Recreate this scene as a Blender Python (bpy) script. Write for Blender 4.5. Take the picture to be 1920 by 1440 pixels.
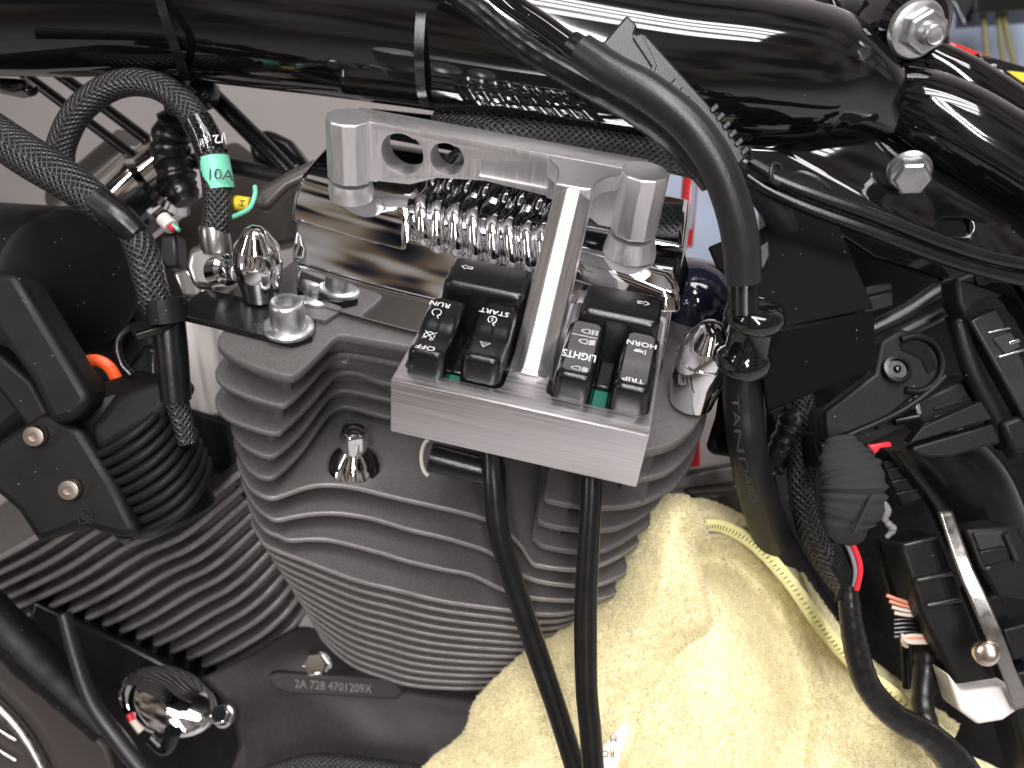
import bpy, bmesh, math, random
import numpy as np
from mathutils import Vector as V, Matrix
random.seed(7); np.random.seed(7)
for _o in list(bpy.data.objects): bpy.data.objects.remove(_o)
S = bpy.context.scene
COL = S.collection
R = math.radians
# ------------------------------------------------------------------ frames
# the engine's rear cylinder leans 22.5 degrees; its frame (ex, ey, ez) was solved from the photograph
F = 960 / math.tan(R(31))
def nz(v): return v / np.linalg.norm(v)
k1 = nz(np.array([.97, -.2112, .1202])); k3 = np.array([.0927, .7788, .6204]); k3 = nz(k3 - k1 * (k1 @ k3)); k2 = np.cross(k3, k1)
KO = np.array([-.0356, .0013, -.25])
c_, s_ = math.cos(R(22.5)), math.sin(R(22.5))
W3 = np.stack([k1 * c_ + k3 * s_, k2, k3 * c_ - k1 * s_])      # camera space -> world
CAM = np.array([0., 0., 1.15])
def W(c): return V(W3 @ np.asarray(c, float) + CAM)
def D(c): return V(W3 @ np.asarray(c, float))
def ray(px, py): return np.array([(px - 960) / F, (720 - py) / F, -1.])
def A(px, py, d): return W(ray(px, py) * d)
K = np.stack([k1, k2, k3], 1)
def L(x, y, z): return W(KO + K @ (np.array([x, y, z]) * .001))                 # mm in the engine frame
def _un(px, py, ax, h):
    d = ray(px, py); n = K[:, ax]; q = KO + n * h * .001
    return K.T @ (d * ((q @ n) / (d @ n)) - KO) * 1000
def uz(px, py, z): return _un(px, py, 2, z)
def uy(px, py, y): return _un(px, py, 1, y)
E1, E2, E3 = D(k1), D(k2), D(k3)
CX, CY, CZ = D((1, 0, 0)), D((0, 1, 0)), D((0, 0, 1))
def PX(n, d): return n * d / F
# ------------------------------------------------------------------ camera
cd = bpy.data.cameras.new('camera'); cam = bpy.data.objects.new('camera', cd); COL.objects.link(cam)
m4 = Matrix(W3.tolist()).to_4x4(); m4.translation = V(CAM); cam.matrix_world = m4
cd.sensor_width = 36; cd.lens = 18 / math.tan(R(31)); cd.clip_start = .02; cd.clip_end = 60
cd.dof.use_dof = True; cd.dof.focus_distance = .285; cd.dof.aperture_fstop = 13
S.camera = cam
# ------------------------------------------------------------------ light: a workshop with ceiling tubes
w = bpy.data.worlds.new('World'); S.world = w; w.use_nodes = True
nt = w.node_tree; N = nt.nodes; bg = N['Background']
tc = N.new('ShaderNodeTexCoord'); ns = N.new('ShaderNodeTexNoise'); ns.inputs['Scale'].default_value = 4.2; ns.inputs['Detail'].default_value = 1
cr = N.new('ShaderNodeValToRGB')
_e = cr.color_ramp.elements
_e[0].position = .30; _e[0].color = (.012, .012, .014, 1); _e[1].position = .66; _e[1].color = (.80, .77, .76, 1)
for _p, _c in ((.38, (.06, .062, .072)), (.44, (.24, .16, .11)), (.50, (.50, .41, .33)), (.57, (.66, .60, .56))): _q = _e.new(_p); _q.color = (*_c, 1)  # mottled room colours made up for the chrome to mirror
nt.links.new(tc.outputs['Generated'], ns.inputs['Vector']); nt.links.new(ns.outputs['Fac'], cr.inputs['Fac']); nt.links.new(cr.outputs['Color'], bg.inputs['Color'])
bg.inputs['Strength'].default_value = .42
def lamp(name, loc, size, sy, power, col=(1, .962, .972), target=(0.05, .25, .95)):
    ld = bpy.data.lights.new(name, 'AREA'); ld.shape = 'RECTANGLE'; ld.size = size; ld.size_y = sy; ld.energy = power; ld.color = col
    o = bpy.data.objects.new(name, ld); COL.objects.link(o); o.location = loc
    o.rotation_euler = (V(loc) - V(target)).to_track_quat('Z', 'X').to_euler(); return o
for _y in (.20, .07, -.06, -.19): lamp('ceiling_tube', (.70, _y, 2.25), 1.10, .085, 5.6, target=(.70, _y, 0))
lamp('ceiling_tube', (.62, -.85, 2.25), 1.6, .05, 24, target=(.3, .1, .9))
lamp('ceiling_tube', (.62, -1.35, 2.25), 1.6, .05, 24, target=(.3, .1, .9))
lamp('ceiling_tube', (-1.4, -1.0, 2.4), 1.2, .10, 9)
S.view_settings.view_transform = 'Standard'; S.view_settings.look = 'None'; S.view_settings.gamma = 1; S.view_settings.exposure = 0
try:
    S.cycles.max_bounces = 8; S.cycles.glossy_bounces = 5; S.cycles.use_denoising = True; S.cycles.sample_clamp_indirect = 4
except Exception: pass
# ------------------------------------------------------------------ materials
def mat(name, base, rough=.5, metal=0, bump=0, bscale=1500, rvar=0, rscale=300, cvar=0, cscale=60, dust=0, coat=0, spec=.5, brush=None, sheen=0, trans=0, alpha=1, bamp=.06):
    m = bpy.data.materials.new(name); m.use_nodes = True; t = m.node_tree; n = t.nodes; p = n['Principled BSDF']; lk = t.links.new
    p.inputs['Base Color'].default_value = (*base, 1); p.inputs['Roughness'].default_value = rough; p.inputs['Metallic'].default_value = metal
    p.inputs['Specular IOR Level'].default_value = spec; p.inputs['Coat Weight'].default_value = coat; p.inputs['Coat Roughness'].default_value = .03
    p.inputs['Sheen Weight'].default_value = sheen; p.inputs['Transmission Weight'].default_value = trans; p.inputs['Alpha'].default_value = alpha
    tcn = n.new('ShaderNodeTexCoord'); vec = tcn.outputs['Object']
    if brush:                                # brushed lines along one direction of the part
        (ax, sx), rest = brush[0], brush[1:]
        comb = n.new('ShaderNodeCombineXYZ')
        for i, (a, sc) in enumerate(brush):
            dt = n.new('ShaderNodeVectorMath'); dt.operation = 'DOT_PRODUCT'; lk(vec, dt.inputs[0]); dt.inputs[1].default_value = tuple(a * sc); lk(dt.outputs['Value'], comb.inputs[i])
        bvec = comb.outputs[0]
    def noise(sc, det=2, v=None):
        q = n.new('ShaderNodeTexNoise'); q.inputs['Scale'].default_value = sc; q.inputs['Detail'].default_value = det; lk(v or vec, q.inputs['Vector']); return q.outputs['Fac']
    def mr(x, a, b, lo=.3, hi=.7):
        q = n.new('ShaderNodeMapRange'); q.inputs[1].default_value = lo; q.inputs[2].default_value = hi; q.inputs[3].default_value = a; q.inputs[4].default_value = b; lk(x, q.inputs[0]); return q.outputs[0]
    if rvar: lk(mr(noise(1 if brush else rscale, 3, bvec if brush else None), max(.02, rough - rvar), rough + rvar), p.inputs['Roughness'])
    col = None
    if brush and metal:
        x = n.new('ShaderNodeMixRGB'); x.inputs[1].default_value = tuple(b * (1 - bamp) for b in base) + (1,); x.inputs[2].default_value = tuple(min(1, b * (1 + bamp)) for b in base) + (1,)
        lk(mr(noise(1, 4, bvec), 0, 1, .35, .65), x.inputs[0]); col = x.outputs[0]
    if cvar:
        x = n.new('ShaderNodeMixRGB'); x.inputs[1].default_value = tuple(max(0, b * (1 - cvar)) for b in base) + (1,); x.inputs[2].default_value = tuple(b * (1 + cvar) for b in base) + (1,)
        lk(mr(noise(cscale, 4), 0, 1), x.inputs[0]); col = x.outputs[0]
    if dust:                                 # pale dust specks lying on the surface
        vo = n.new('ShaderNodeTexVoronoi'); vo.inputs['Scale'].default_value = 420; lk(vec, vo.inputs['Vector'])
        th = n.new('ShaderNodeMath'); th.operation = 'LESS_THAN'; lk(vo.outputs['Distance'], th.inputs[0]); th.inputs[1].default_value = .085
        g = n.new('ShaderNodeMath'); g.operation = 'GREATER_THAN'; lk(noise(140, 2), g.inputs[0]); g.inputs[1].default_value = 1 - dust
        mu = n.new('ShaderNodeMath'); mu.operation = 'MULTIPLY'; lk(th.outputs[0], mu.inputs[0]); lk(g.outputs[0], mu.inputs[1])
        x = n.new('ShaderNodeMixRGB'); lk(mu.outputs[0], x.inputs[0]); x.inputs[1].default_value = (*base, 1); x.inputs[2].default_value = (.3, .28, .26, 1)
        if col: lk(col, x.inputs[1])
        col = x.outputs[0]
    if col: lk(col, p.inputs['Base Color'])
    if bump:
        b = n.new('ShaderNodeBump'); b.inputs['Strength'].default_value = bump; b.inputs['Distance'].default_value = .0004
        lk(noise(1 if brush else bscale, 3, bvec if brush else None), b.inputs['Height']); lk(b.outputs[0], p.inputs['Normal'])
    return m
def braid_mat(name, lo, hi, pitch=.0024):
    m = mat(name, lo, .42); t = m.node_tree; n = t.nodes; lk = t.links.new; p = n['Principled BSDF']
    uv = n.new('ShaderNodeUVMap'); sp = n.new('ShaderNodeSeparateXYZ'); lk(uv.outputs[0], sp.inputs[0])
    def mth(op, a, b=None):
        q = n.new('ShaderNodeMath'); q.operation = op
        for i, z in enumerate((a, b)):
            if z is None: continue
            if isinstance(z, (int, float)): q.inputs[i].default_value = z
            else: lk(z, q.inputs[i])
        return q.outputs[0]
    k = 2 * math.pi / pitch
    a = mth('SINE', mth('MULTIPLY', mth('ADD', sp.outputs[0], sp.outputs[1]), k)); b = mth('SINE', mth('MULTIPLY', mth('SUBTRACT', sp.outputs[0], sp.outputs[1]), k))
    h = mth('MAXIMUM', a, b); h2 = mth('ADD', mth('MULTIPLY', h, .5), .5)
    nq = n.new('ShaderNodeTexNoise'); nq.inputs['Scale'].default_value = 260; lk(n['Texture Coordinate'].outputs['Object'], nq.inputs['Vector'])
    x = n.new('ShaderNodeMixRGB'); lk(mth('MULTIPLY', mth('POWER', h2, 5), mth('MULTIPLY', nq.outputs['Fac'], 1.6)), x.inputs[0]); x.inputs[1].default_value = (*lo, 1); x.inputs[2].default_value = (*hi, 1); lk(x.outputs[0], p.inputs['Base Color'])
    bp = n.new('ShaderNodeBump'); bp.inputs['Strength'].default_value = .9; bp.inputs['Distance'].default_value = .0006; lk(h2, bp.inputs['Height']); lk(bp.outputs[0], p.inputs['Normal'])
    return m
M = {}
M['alu'] = mat('brushed_aluminium', (.80, .78, .79), .36, 1, bump=.25, rvar=.10, bamp=.07, brush=[(E1, 22), (E2, 2300), (E3, 2300)])
M['alu_v'] = mat('milled_aluminium', (.90, .88, .89), .42, 1, bump=.02, rvar=.05, bamp=.03, brush=[(E1, 1400), (E2, 1400), (E3, 110)])
M['chrome'] = mat('chrome', (.86, .86, .88), .045, 1)
M['zinc'] = mat('zinc_plating', (.60, .61, .61), .36, 1, bump=.12, bscale=900, rvar=.08, cvar=.12, cscale=240)
M['steel'] = mat('stainless_steel', (.62, .60, .58), .27, 1, bump=.05)
M['fin'] = mat('grey_engine_enamel', (.092, .086, .084), .47, 0, bump=.5, bscale=2200, cvar=.22, cscale=1100, rvar=.06, rscale=90, spec=.5)
M['rim'] = mat('machined_fin_edge', (.20, .185, .178), .42, .2, bump=.15, bscale=700, cvar=.15, cscale=200)
M['gloss'] = mat('black_gloss_paint', (.004, .004, .0045), .07, 0, coat=.6, rvar=.03, rscale=25, dust=.33)
M['plastic'] = mat('black_plastic', (.0045, .0043, .0042), .50, 0, spec=.26, bump=.18, bscale=1800, dust=.42, rvar=.07, rscale=60)
M['satin'] = mat('satin_black_plastic', (.005, .005, .0053), .24, 0, spec=.45, bump=.10, bscale=2600, rvar=.04)
M['plate'] = mat('dark_grey_legend_plate', (.075, .073, .076), .30, 0, bump=.08, bscale=2600, rvar=.04)
M['matte'] = mat('matt_black_plastic', (.0030, .0029, .0029), .6, 0, spec=.12, bump=.2, bscale=1600, dust=.42)
M['case'] = mat('dark_case_enamel', (.026, .0222, .0212), .5, 0, bump=.5, bscale=1800, cvar=.2, cscale=500, spec=.4)
M['rubber'] = mat('black_rubber', (.005, .0049, .0048), .5, 0, spec=.28, bump=.15, bscale=1400, cvar=.2, dust=.36)
M['sheath'] = mat('dark_grey_sheath', (.013, .0128, .0128), .36, 0, bump=.2, bscale=1800, cvar=.12, rvar=.05, rscale=80)
M['wire'] = mat('black_wire', (.006, .006, .006), .26, 0, bump=.05, bscale=700, rvar=.05, rscale=120)
M['tape'] = mat('wrinkled_black_tape', (.006, .0056, .0056), .32, 0, bump=.3, bscale=200, rvar=.08)
M['cloth_tape'] = mat('grey_cloth_tape', (.030, .0295, .0305), .8, 0, bump=1.0, spec=.2, brush=[(CX + CY, 3200), (CX - CY, 900), (CZ, 900)])
M['braid'] = braid_mat('braided_sleeve', (.006, .006, .006), (.050, .049, .048), .0026)
M['braid2'] = braid_mat('open_braided_sleeve', (.004, .004, .004), (.050, .049, .048), .0028)
M['white'] = mat('white_print', (.85, .85, .85), .5)
M['grey_print'] = mat('faded_print', (.030, .029, .028), .6)
M['dark_print'] = mat('black_print', (.012, .014, .014), .5)
M['green'] = mat('green_label', (.18, .60, .42), .42, cvar=.05)
M['green_d'] = mat('green_plastic', (.015, .12, .085), .35)
M['yellow'] = mat('yellow_label', (.72, .52, .03), .5)
M['orange'] = mat('orange_plastic', (.85, .10, .02), .42)
M['red'] = mat('red_plastic', (.62, .02, .035), .35)
M['red_gloss'] = mat('red_gloss_paint', (.48, .02, .02), .1, coat=.6)
M['whiteplastic'] = mat('white_plastic', (.66, .62, .58), .5, bump=.1)
M['cream_wire'] = mat('cream_wire', (.62, .52, .44), .45)
M['pink_wire'] = mat('salmon_wire', (.62, .25, .16), .45)
M['grey_wire'] = mat('grey_wire', (.20, .19, .20), .4)
M['gold'] = mat('brass_screw', (.74, .64, .56), .25, 1)
M['strapm'] = mat('dull_steel', (.34, .33, .32), .33, 1, bump=.1, rvar=.1)
M['clear'] = mat('clear_sleeve', (.9, .9, .9), .08, trans=1)
M['olive'] = mat('olive_plastic', (.16, .15, .05), .5)
M['wallp'] = mat('painted_wall', (.62, .58, .57), .8, cvar=.06, cscale=3)
M['floorp'] = mat('workshop_floor', (.45, .437, .433), .6, cvar=.12, cscale=5)
M['bluegrey'] = mat('blue_grey_panel', (.27, .33, .43), .55, cvar=.12, cscale=14)
M['brownpl'] = mat('brown_black_plastic', (.05, .043, .038), .3, bump=.05)
M['navy'] = mat('navy_gloss', (.012, .014, .028), .09, coat=.5)
M['pile'] = mat('yellow_terry_loops', (.84, .79, .565), .95, cvar=.03, cscale=60, spec=.05)
M['towel'] = mat('yellow_terry', (.84, .78, .52), .95, 0, bump=1.0, bscale=800, cvar=.06, cscale=38, spec=.1)
M['hem'] = mat('yellow_hem_thread', (.82, .76, .34), .85, bump=.8, bscale=1300, sheen=.3)
M['label'] = mat('care_label', (.78, .68, .62), .6)
def translucent(m, k, col):
    t = m.node_tree; n = t.nodes; out = n['Material Output']; p = n['Principled BSDF']; tr = n.new('ShaderNodeBsdfTranslucent'); tr.inputs[0].default_value = (*col, 1)
    mx = n.new('ShaderNodeMixShader'); mx.inputs[0].default_value = k; t.links.new(p.outputs[0], mx.inputs[1]); t.links.new(tr.outputs[0], mx.inputs[2]); t.links.new(mx.outputs[0], out.inputs[0])
translucent(M['pile'], .33, (.92, .84, .55))
_p = M['towel'].node_tree.nodes['Principled BSDF']
_p.inputs['Subsurface Weight'].default_value = .08; _p.inputs['Subsurface Radius'].default_value = (.006, .004, .0015); _p.inputs['Subsurface Scale'].default_value = 1
# ------------------------------------------------------------------ mesh helpers
def mk(name, verts, faces, m, parent=None, sm=40, uv=None):
    vs = [V(v) for v in verts]; c = sum(vs, V()) / len(vs)
    me = bpy.data.meshes.new(name); me.from_pydata([tuple(v - c) for v in vs], [], faces)
    me.polygons.foreach_set('use_smooth', [True] * len(me.polygons))
    if sm < 180: me.set_sharp_from_angle(angle=R(sm))
    if uv is not None:
        l = me.uv_layers.new(name='UVMap')
        for lp in me.loops: l.data[lp.index].uv = uv[lp.vertex_index]
    if isinstance(m, str): m = M[m]
    me.materials.append(m)
    o = bpy.data.objects.new(name, me); COL.objects.link(o); o.location = c
    if parent: adopt(o, parent)
    return o
def adopt(o, parent):
    o.parent = parent; o.matrix_parent_inverse = Matrix.Translation(-parent.location); return o
def tag(o, label, cat, group=None):
    o['label'] = label; o['category'] = cat
    if group: o['group'] = group
    return o
def thing(name, label, cat, loc, group=None):
    o = bpy.data.objects.new(name, None); COL.objects.link(o); o.location = loc; o.empty_display_size = .01
    return tag(o, label, cat, group)
def bevel(o, wd, seg=2, ang=35):
    b = o.modifiers.new('bevel', 'BEVEL'); b.width = wd; b.segments = seg; b.limit_method = 'ANGLE'; b.angle_limit = R(ang); b.use_clamp_overlap = True; return o
def bake(o, sm=35):
    dg = bpy.context.evaluated_depsgraph_get(); me = bpy.data.meshes.new_from_object(o.evaluated_get(dg)); o.modifiers.clear(); o.data = me
    me.polygons.foreach_set('use_smooth', [True] * len(me.polygons)); me.set_sharp_from_angle(angle=R(sm)); return o
def cut(o, cutters, bev=0, seg=2):
    for c in cutters:
        b = o.modifiers.new('cut', 'BOOLEAN'); b.operation = 'DIFFERENCE'; b.object = c; b.solver = 'EXACT'
    if bev: bevel(o, bev, seg, 40)
    bpy.context.view_layer.update(); bake(o)
    for c in cutters: bpy.data.objects.remove(c)
    return o
def prism(name, pts, vec, m, parent=None, bv=0, seg=2, sm=40):
    n = len(pts); vec = V(vec); top = [V(q) for q in pts]; bot = [q + vec for q in top]
    # keep the winding so that the normals point outwards
    nr = V()
    for i in range(n): a, b = top[i], top[(i + 1) % n]; nr += a.cross(b) - 0 * a
    ar = V(); c = sum(top, V()) / n
    for i in range(n): ar += (top[i] - c).cross(top[(i + 1) % n] - c)
    fl = ar.dot(vec) > 0
    f = [list(range(n)), [2 * n - 1 - i for i in range(n)]] + [[i, i + n, (i + 1) % n + n, (i + 1) % n] for i in range(n)]
    if fl: f = [q[::-1] for q in f]
    o = mk(name, top + bot, f, m, parent, sm)
    if bv: bevel(o, bv, seg)
    return o
def lbox(name, x0, x1, y0, y1, z0, z1, m, parent=None, bv=0, seg=2):
    return prism(name, [L(x0, y0, z1), L(x1, y0, z1), L(x1, y1, z1), L(x0, y1, z1)], -E3 * (z1 - z0) * .001, m, parent, bv, seg)
def crom(pts, per=8, closed=False):
    P = [np.asarray(q, float) for q in pts]; out = []; n = len(P)
    if n < 3 and not closed: return [P[0] + (P[-1] - P[0]) * i / per for i in range(per + 1)]
    rng = range(n if closed else n - 1)
    for i in rng:
        p0 = P[(i - 1) % n] if closed or i > 0 else 2 * P[0] - P[1]
        p1 = P[i]; p2 = P[(i + 1) % n]
        p3 = P[(i + 2) % n] if closed or i + 2 < n else 2 * P[-1] - P[-2]
        for j in range(per):
            t = j / per; out.append(.5 * ((2 * p1) + (p2 - p0) * t + (2 * p0 - 5 * p1 + 4 * p2 - p3) * t * t + (3 * p1 - p0 - 3 * p2 + p3) * t ** 3))
    if not closed: out.append(P[-1])
    return out
def tube(name, pts, rad, m, parent=None, seg=20, per=8, cap=True, squash=1, wob=0, sm=60):
    """pts: world points; rad: a radius in metres or one per point"""
    n0 = len(pts); rr = rad if isinstance(rad, (list, tuple)) else [rad] * n0
    q = crom([list(a) + [b] for a, b in zip(pts, rr)], per); P = [V(a[:3]) for a in q]; RR = [a[3] for a in q]
    vs, uv, fs = [], [], []; T = [(P[min(i + 1, len(P) - 1)] - P[max(i - 1, 0)]).normalized() for i in range(len(P))]
    nrm = CZ - T[0] * CZ.dot(T[0]); nrm.normalize(); s = 0
    for i, p in enumerate(P):
        if i: s += (p - P[i - 1]).length; nrm = (nrm - T[i] * nrm.dot(T[i])).normalized()
        bn = T[i].cross(nrm); r = RR[i]
        if wob: r *= 1 + wob * (math.sin(i * 1.7) * .5 + random.uniform(-.5, .5))
        for j in range(seg + 1):
            a = 2 * math.pi * j / seg; vs.append(p + (nrm * math.cos(a) * squash + bn * math.sin(a)) * r); uv.append((s, a * RR[i]))
    st = seg + 1
    for i in range(len(P) - 1):
        for j in range(seg): fs.append((i * st + j, i * st + j + 1, (i + 1) * st + j + 1, (i + 1) * st + j))
    if cap:
        fs.append([j for j in range(seg)][::-1]); fs.append([(len(P) - 1) * st + j for j in range(seg)])
    return mk(name, vs, fs, m, parent, sm, uv)
def ptube(name, pp, rpx, m, parent=None, **k):
    """pp: (px, py, depth) along the middle; rpx: half width in photo pixels (one, or one per point)"""
    rr = rpx if isinstance(rpx, (list, tuple)) else [rpx] * len(pp)
    return tube(name, [A(*q) for q in pp], [PX(a, q[2]) for a, q in zip(rr, pp)], m, parent, **k)
def lathe(name, o, ax, prof, m, parent=None, seg=32, sm=35, xdir=None):
    ax = V(ax).normalized(); x = V(xdir) if xdir else (CX - ax * CX.dot(ax)); x = (x - ax * x.dot(ax)).normalized(); y = ax.cross(x)
    vs, fs = [], []; n = len(prof)
    for r, h in prof:
        for j in range(seg): a = 2 * math.pi * j / seg; vs.append(V(o) + ax * h + (x * math.cos(a) + y * math.sin(a)) * max(r, 1e-5))
    for i in range(n - 1):
        for j in range(seg): fs.append((i * seg + j, i * seg + (j + 1) % seg, (i + 1) * seg + (j + 1) % seg, (i + 1) * seg + j))
    fs.append([j for j in range(seg)][::-1]); fs.append([(n - 1) * seg + j for j in range(seg)])
    return mk(name, vs, fs, m, parent, sm)
def hexa(name, o, ax, r, h, m, parent=None, rot=0, socket=0):
    """a hexagon head with chamfered top"""
    ax = V(ax).normalized(); x = (CX - ax * CX.dot(ax)).normalized(); x = Matrix.Rotation(rot, 3, ax) @ x; y = ax.cross(x)
    def ring(rad, hh): return [V(o) + ax * hh + (x * math.cos(a) + y * math.sin(a)) * rad for a in [math.pi / 3 * j for j in range(6)]]
    vs = ring(r, 0) + ring(r, h * .86) + ring(r * .88, h); fs = []
    for i in range(2):
        for j in range(6): fs.append((i * 6 + j, i * 6 + (j + 1) % 6, (i + 1) * 6 + (j + 1) % 6, (i + 1) * 6 + j))
    fs += [list(range(5, -1, -1)), [12, 13, 14, 15, 16, 17]]
    ob = mk(name, vs, fs, m, parent, 25); bevel(ob, r * .05, 2, 20); return ob
def slab(name, pp, d, thick, m, parent=None, bv=.0008, vec=None, seg=2):
    """polygon given in photo pixels (own depth optional), thick metres away from the viewer"""
    pts = [A(q[0], q[1], q[2] if len(q) > 2 else d) for q in pp]
    return prism(name, pts, (V(vec) if vec is not None else -CZ) * thick, m, parent, bv, seg)
def loft(name, curves, m, parent=None, per=8, cper=6, thick=0, nz_=0, sm=80, rough=None):
    """curves: lists of (px, py, depth), same length; a smooth skin through them"""
    cs = [crom(c, per) for c in curves]; n = len(cs[0]); cols = [crom([c[i] for c in cs], cper) for i in range(n)]
    vs, uv = [], []; m_ = len(cols[0])
    for i in range(n):
        for j in range(m_):
            px, py, d = cols[i][j]; vs.append(A(px, py, d)); uv.append((i / n, j / m_))
    fs = [(i * m_ + j, (i + 1) * m_ + j, (i + 1) * m_ + j + 1, i * m_ + j + 1) for i in range(n - 1) for j in range(m_ - 1)]
    o = mk(name, vs, fs, m, parent, sm, uv)
    if thick:
        s = o.modifiers.new('thickness', 'SOLIDIFY'); s.thickness = thick; s.offset = 0
    return o
def text_mesh(txt, size=1.0):
    cu = bpy.data.curves.new('t', 'FONT'); cu.body = txt; cu.size = size; cu.align_x = 'CENTER'; cu.align_y = 'CENTER'; cu.resolution_u = 3
    o = bpy.data.objects.new('t', cu); COL.objects.link(o); bpy.context.view_layer.update()
    me = bpy.data.meshes.new_from_object(o.evaluated_get(bpy.context.evaluated_depsgraph_get()))
    vs = [(v.co.x, v.co.y) for v in me.vertices]; fs = [list(p.vertices) for p in me.polygons]
    bpy.data.objects.remove(o); bpy.data.curves.remove(cu); bpy.data.meshes.remove(me); return vs, fs
def print_on(name, vf, fn, m, parent, lift=.00012):
    """flat print laid on a surface: fn maps (u, v) to (point, normal); built as a thin film with thickness"""
    vs, fs = vf
    top = []
    for u, v in vs: p, n = fn(u, v); top.append(p + n * lift)
    o = mk(name, top, fs, m, parent, 180)
    return o
def strokes(lines, wd):
    """polylines in 2-D -> strip mesh of the given line width"""
    vs, fs = [], []
    for ln in lines:
        cl = ln[0] == ln[-1]; n = len(ln); b = len(vs)
        for i, p in enumerate(ln):
            a = ln[i - 1] if i else (ln[-2] if cl else p); c = ln[i + 1] if i < n - 1 else (ln[1] if cl else p)
            dx, dy = c[0] - a[0], c[1] - a[1]; l = math.hypot(dx, dy) or 1
            ox, oy = -dy / l * wd / 2, dx / l * wd / 2; vs += [(p[0] + ox, p[1] + oy), (p[0] - ox, p[1] - oy)]
        for i in range(n - 1): fs.append([b + 2 * i, b + 2 * i + 1, b + 2 * i + 3, b + 2 * i + 2])
    return vs, fs
def arc(cx, cy, r, a0, a1, n=20): return [(cx + r * math.cos(R(a0 + (a1 - a0) * i / n)), cy + r * math.sin(R(a0 + (a1 - a0) * i / n))) for i in range(n + 1)]
# ================================================================== setting
def plane(name, o, x, y, m):
    o_ = mk(name, [V(o) - V(x) - V(y), V(o) + V(x) - V(y), V(o) + V(x) + V(y), V(o) - V(x) + V(y)], [(0, 1, 2, 3)], m); o_['kind'] = 'structure'; return o_
plane('floor', (0, 0, .30), (6, 0, 0), (0, 6, 0), 'floorp')
plane('wall', (0, 1.9, 1.8), (-6, 0, 0), (0, 0, 1.9), 'wallp')
# ================================================================== switch bracket (one billet part)
br = thing('switch_bracket', 'brushed aluminium bracket holding the black switches in front of the engine', 'bracket', L(38, 0, -20))
blk = lbox('switch_block', 0, 76.7, 0, 68, -20.4, 0, 'alu', br)
def rbox(x0, x1, y0, y1, z0, z1, r):
    pts = []
    for cx, cy, a0 in ((x1 - r, y1 - r, 0), (x0 + r, y1 - r, 90), (x0 + r, y0 + r, 180), (x1 - r, y0 + r, 270)):
        pts += [L(cx + r * math.cos(R(a0 + 18 * i)), cy + r * math.sin(R(a0 + 18 * i)), z1) for i in range(6)]
    return prism('c', pts, -E3 * (z1 - z0) * .001, 'alu')
blk = cut(blk, [rbox(1.7, 32, 6.3, 60, -11, 3, 3), rbox(44.6, 75.4, 8.6, 62, -11, 3, 3),
                lbox('c', -3, 45, 61, 80, -30, 5, 'alu')], .0004, 2)
def cyl(o, ax, r, h, seg=44): return lathe('c', V(o) - V(ax).normalized() * h, ax, [(r, 0), (r, 2 * h)], 'alu', seg=seg)
bz = [(-44, 42), (59, 42), (59, 20), (47, 20), (38, 25), (27, 26.5), (5, 27.8), (-12, 25.5), (-22, 21), (-33, 20), (-44, 20)]
bar = prism('crossbar', [L(x, 81.5, z) for x, z in bz], E2 * .0105, 'alu_v', br)
rec = lbox('c', -34, 27.5, 75, 82.7, 15, 38.6, 'alu')
cut(bar, [rec, cyl(L(-25.0, 82, 32.0), E2, .0077, .03), cyl(L(-8.8, 82, 33.2), E2, .0061, .03),
          lbox('c', 3, 27.3, 75, 83.8, 29.2, 35.2, 'alu')], .0005, 2)
for x in (-44, 59):
    prof = [(.0078, .0), (.0082, .0005), (.0082, .0219), (.0078, .0224)]
    b = lathe('boss', L(x, 82, 19.8), E3, prof, 'alu_v', br, seg=11 if x < 0 else 10, sm=12)
    bevel(b, .0003, 2, 20)
# head of the T, joining bar and post
hd = [(26, 82.5), (52, 82.5), (51.6, 76), (47.5, 73), (45.2, 68), (44.3, 61.4), (40.3, 60.6), (36.5, 60.6), (32.5, 61.4), (32.0, 68), (30.5, 73.5), (27.5, 77)]
prism('post_head', [L(x, y, 41.9) for x, y in hd], -E3 * .0060, 'alu', br, .0006)
F0, F1 = L(38.4, 61.2, 41.5), L(*uz(992, 704, 0)); axp = (F1 - F0).normalized(); xp = (E1 - axp * E1.dot(axp)).normalized(); mp = xp.cross(axp)
if mp.dot(CZ) < 0: mp = -mp
Q0, Q1 = F0 - mp * .0052, F1 - mp * .0052
sec = [(-1.9, 5.2), (1.9, 5.2), (5.9, 2.4), (6.1, -5.5), (-6.1, -5.5), (-5.9, 2.4)]
rings = [(0, 1), (.04, 1), (.9, 1.08), (.965, 1.16), (1.0, 1.35)]
vs, fs = [], []
for t, k in rings:
    c = Q0.lerp(Q1, t); vs += [c + (xp * a * k + mp * b * (k if t > .5 else 1)) * .001 for a, b in sec]
n = len(sec)
for i in range(len(rings) - 1):
    for j in range(n): fs.append((i * n + j, i * n + (j + 1) % n, (i + 1) * n + (j + 1) % n, (i + 1) * n + j))
fs += [list(range(n))[::-1], [(len(rings) - 1) * n + j for j in range(n)]]
M['alu_p'] = mat('brushed_aluminium_post', (.80, .78, .79), .33, 1, bump=.05, rvar=.06, bamp=.04, brush=[(axp, 40), (xp, 2600), (mp, 2600)])
post = mk('post', vs, fs, 'alu_p', br, 20); bevel(post, .0004, 2, 15)
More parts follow.
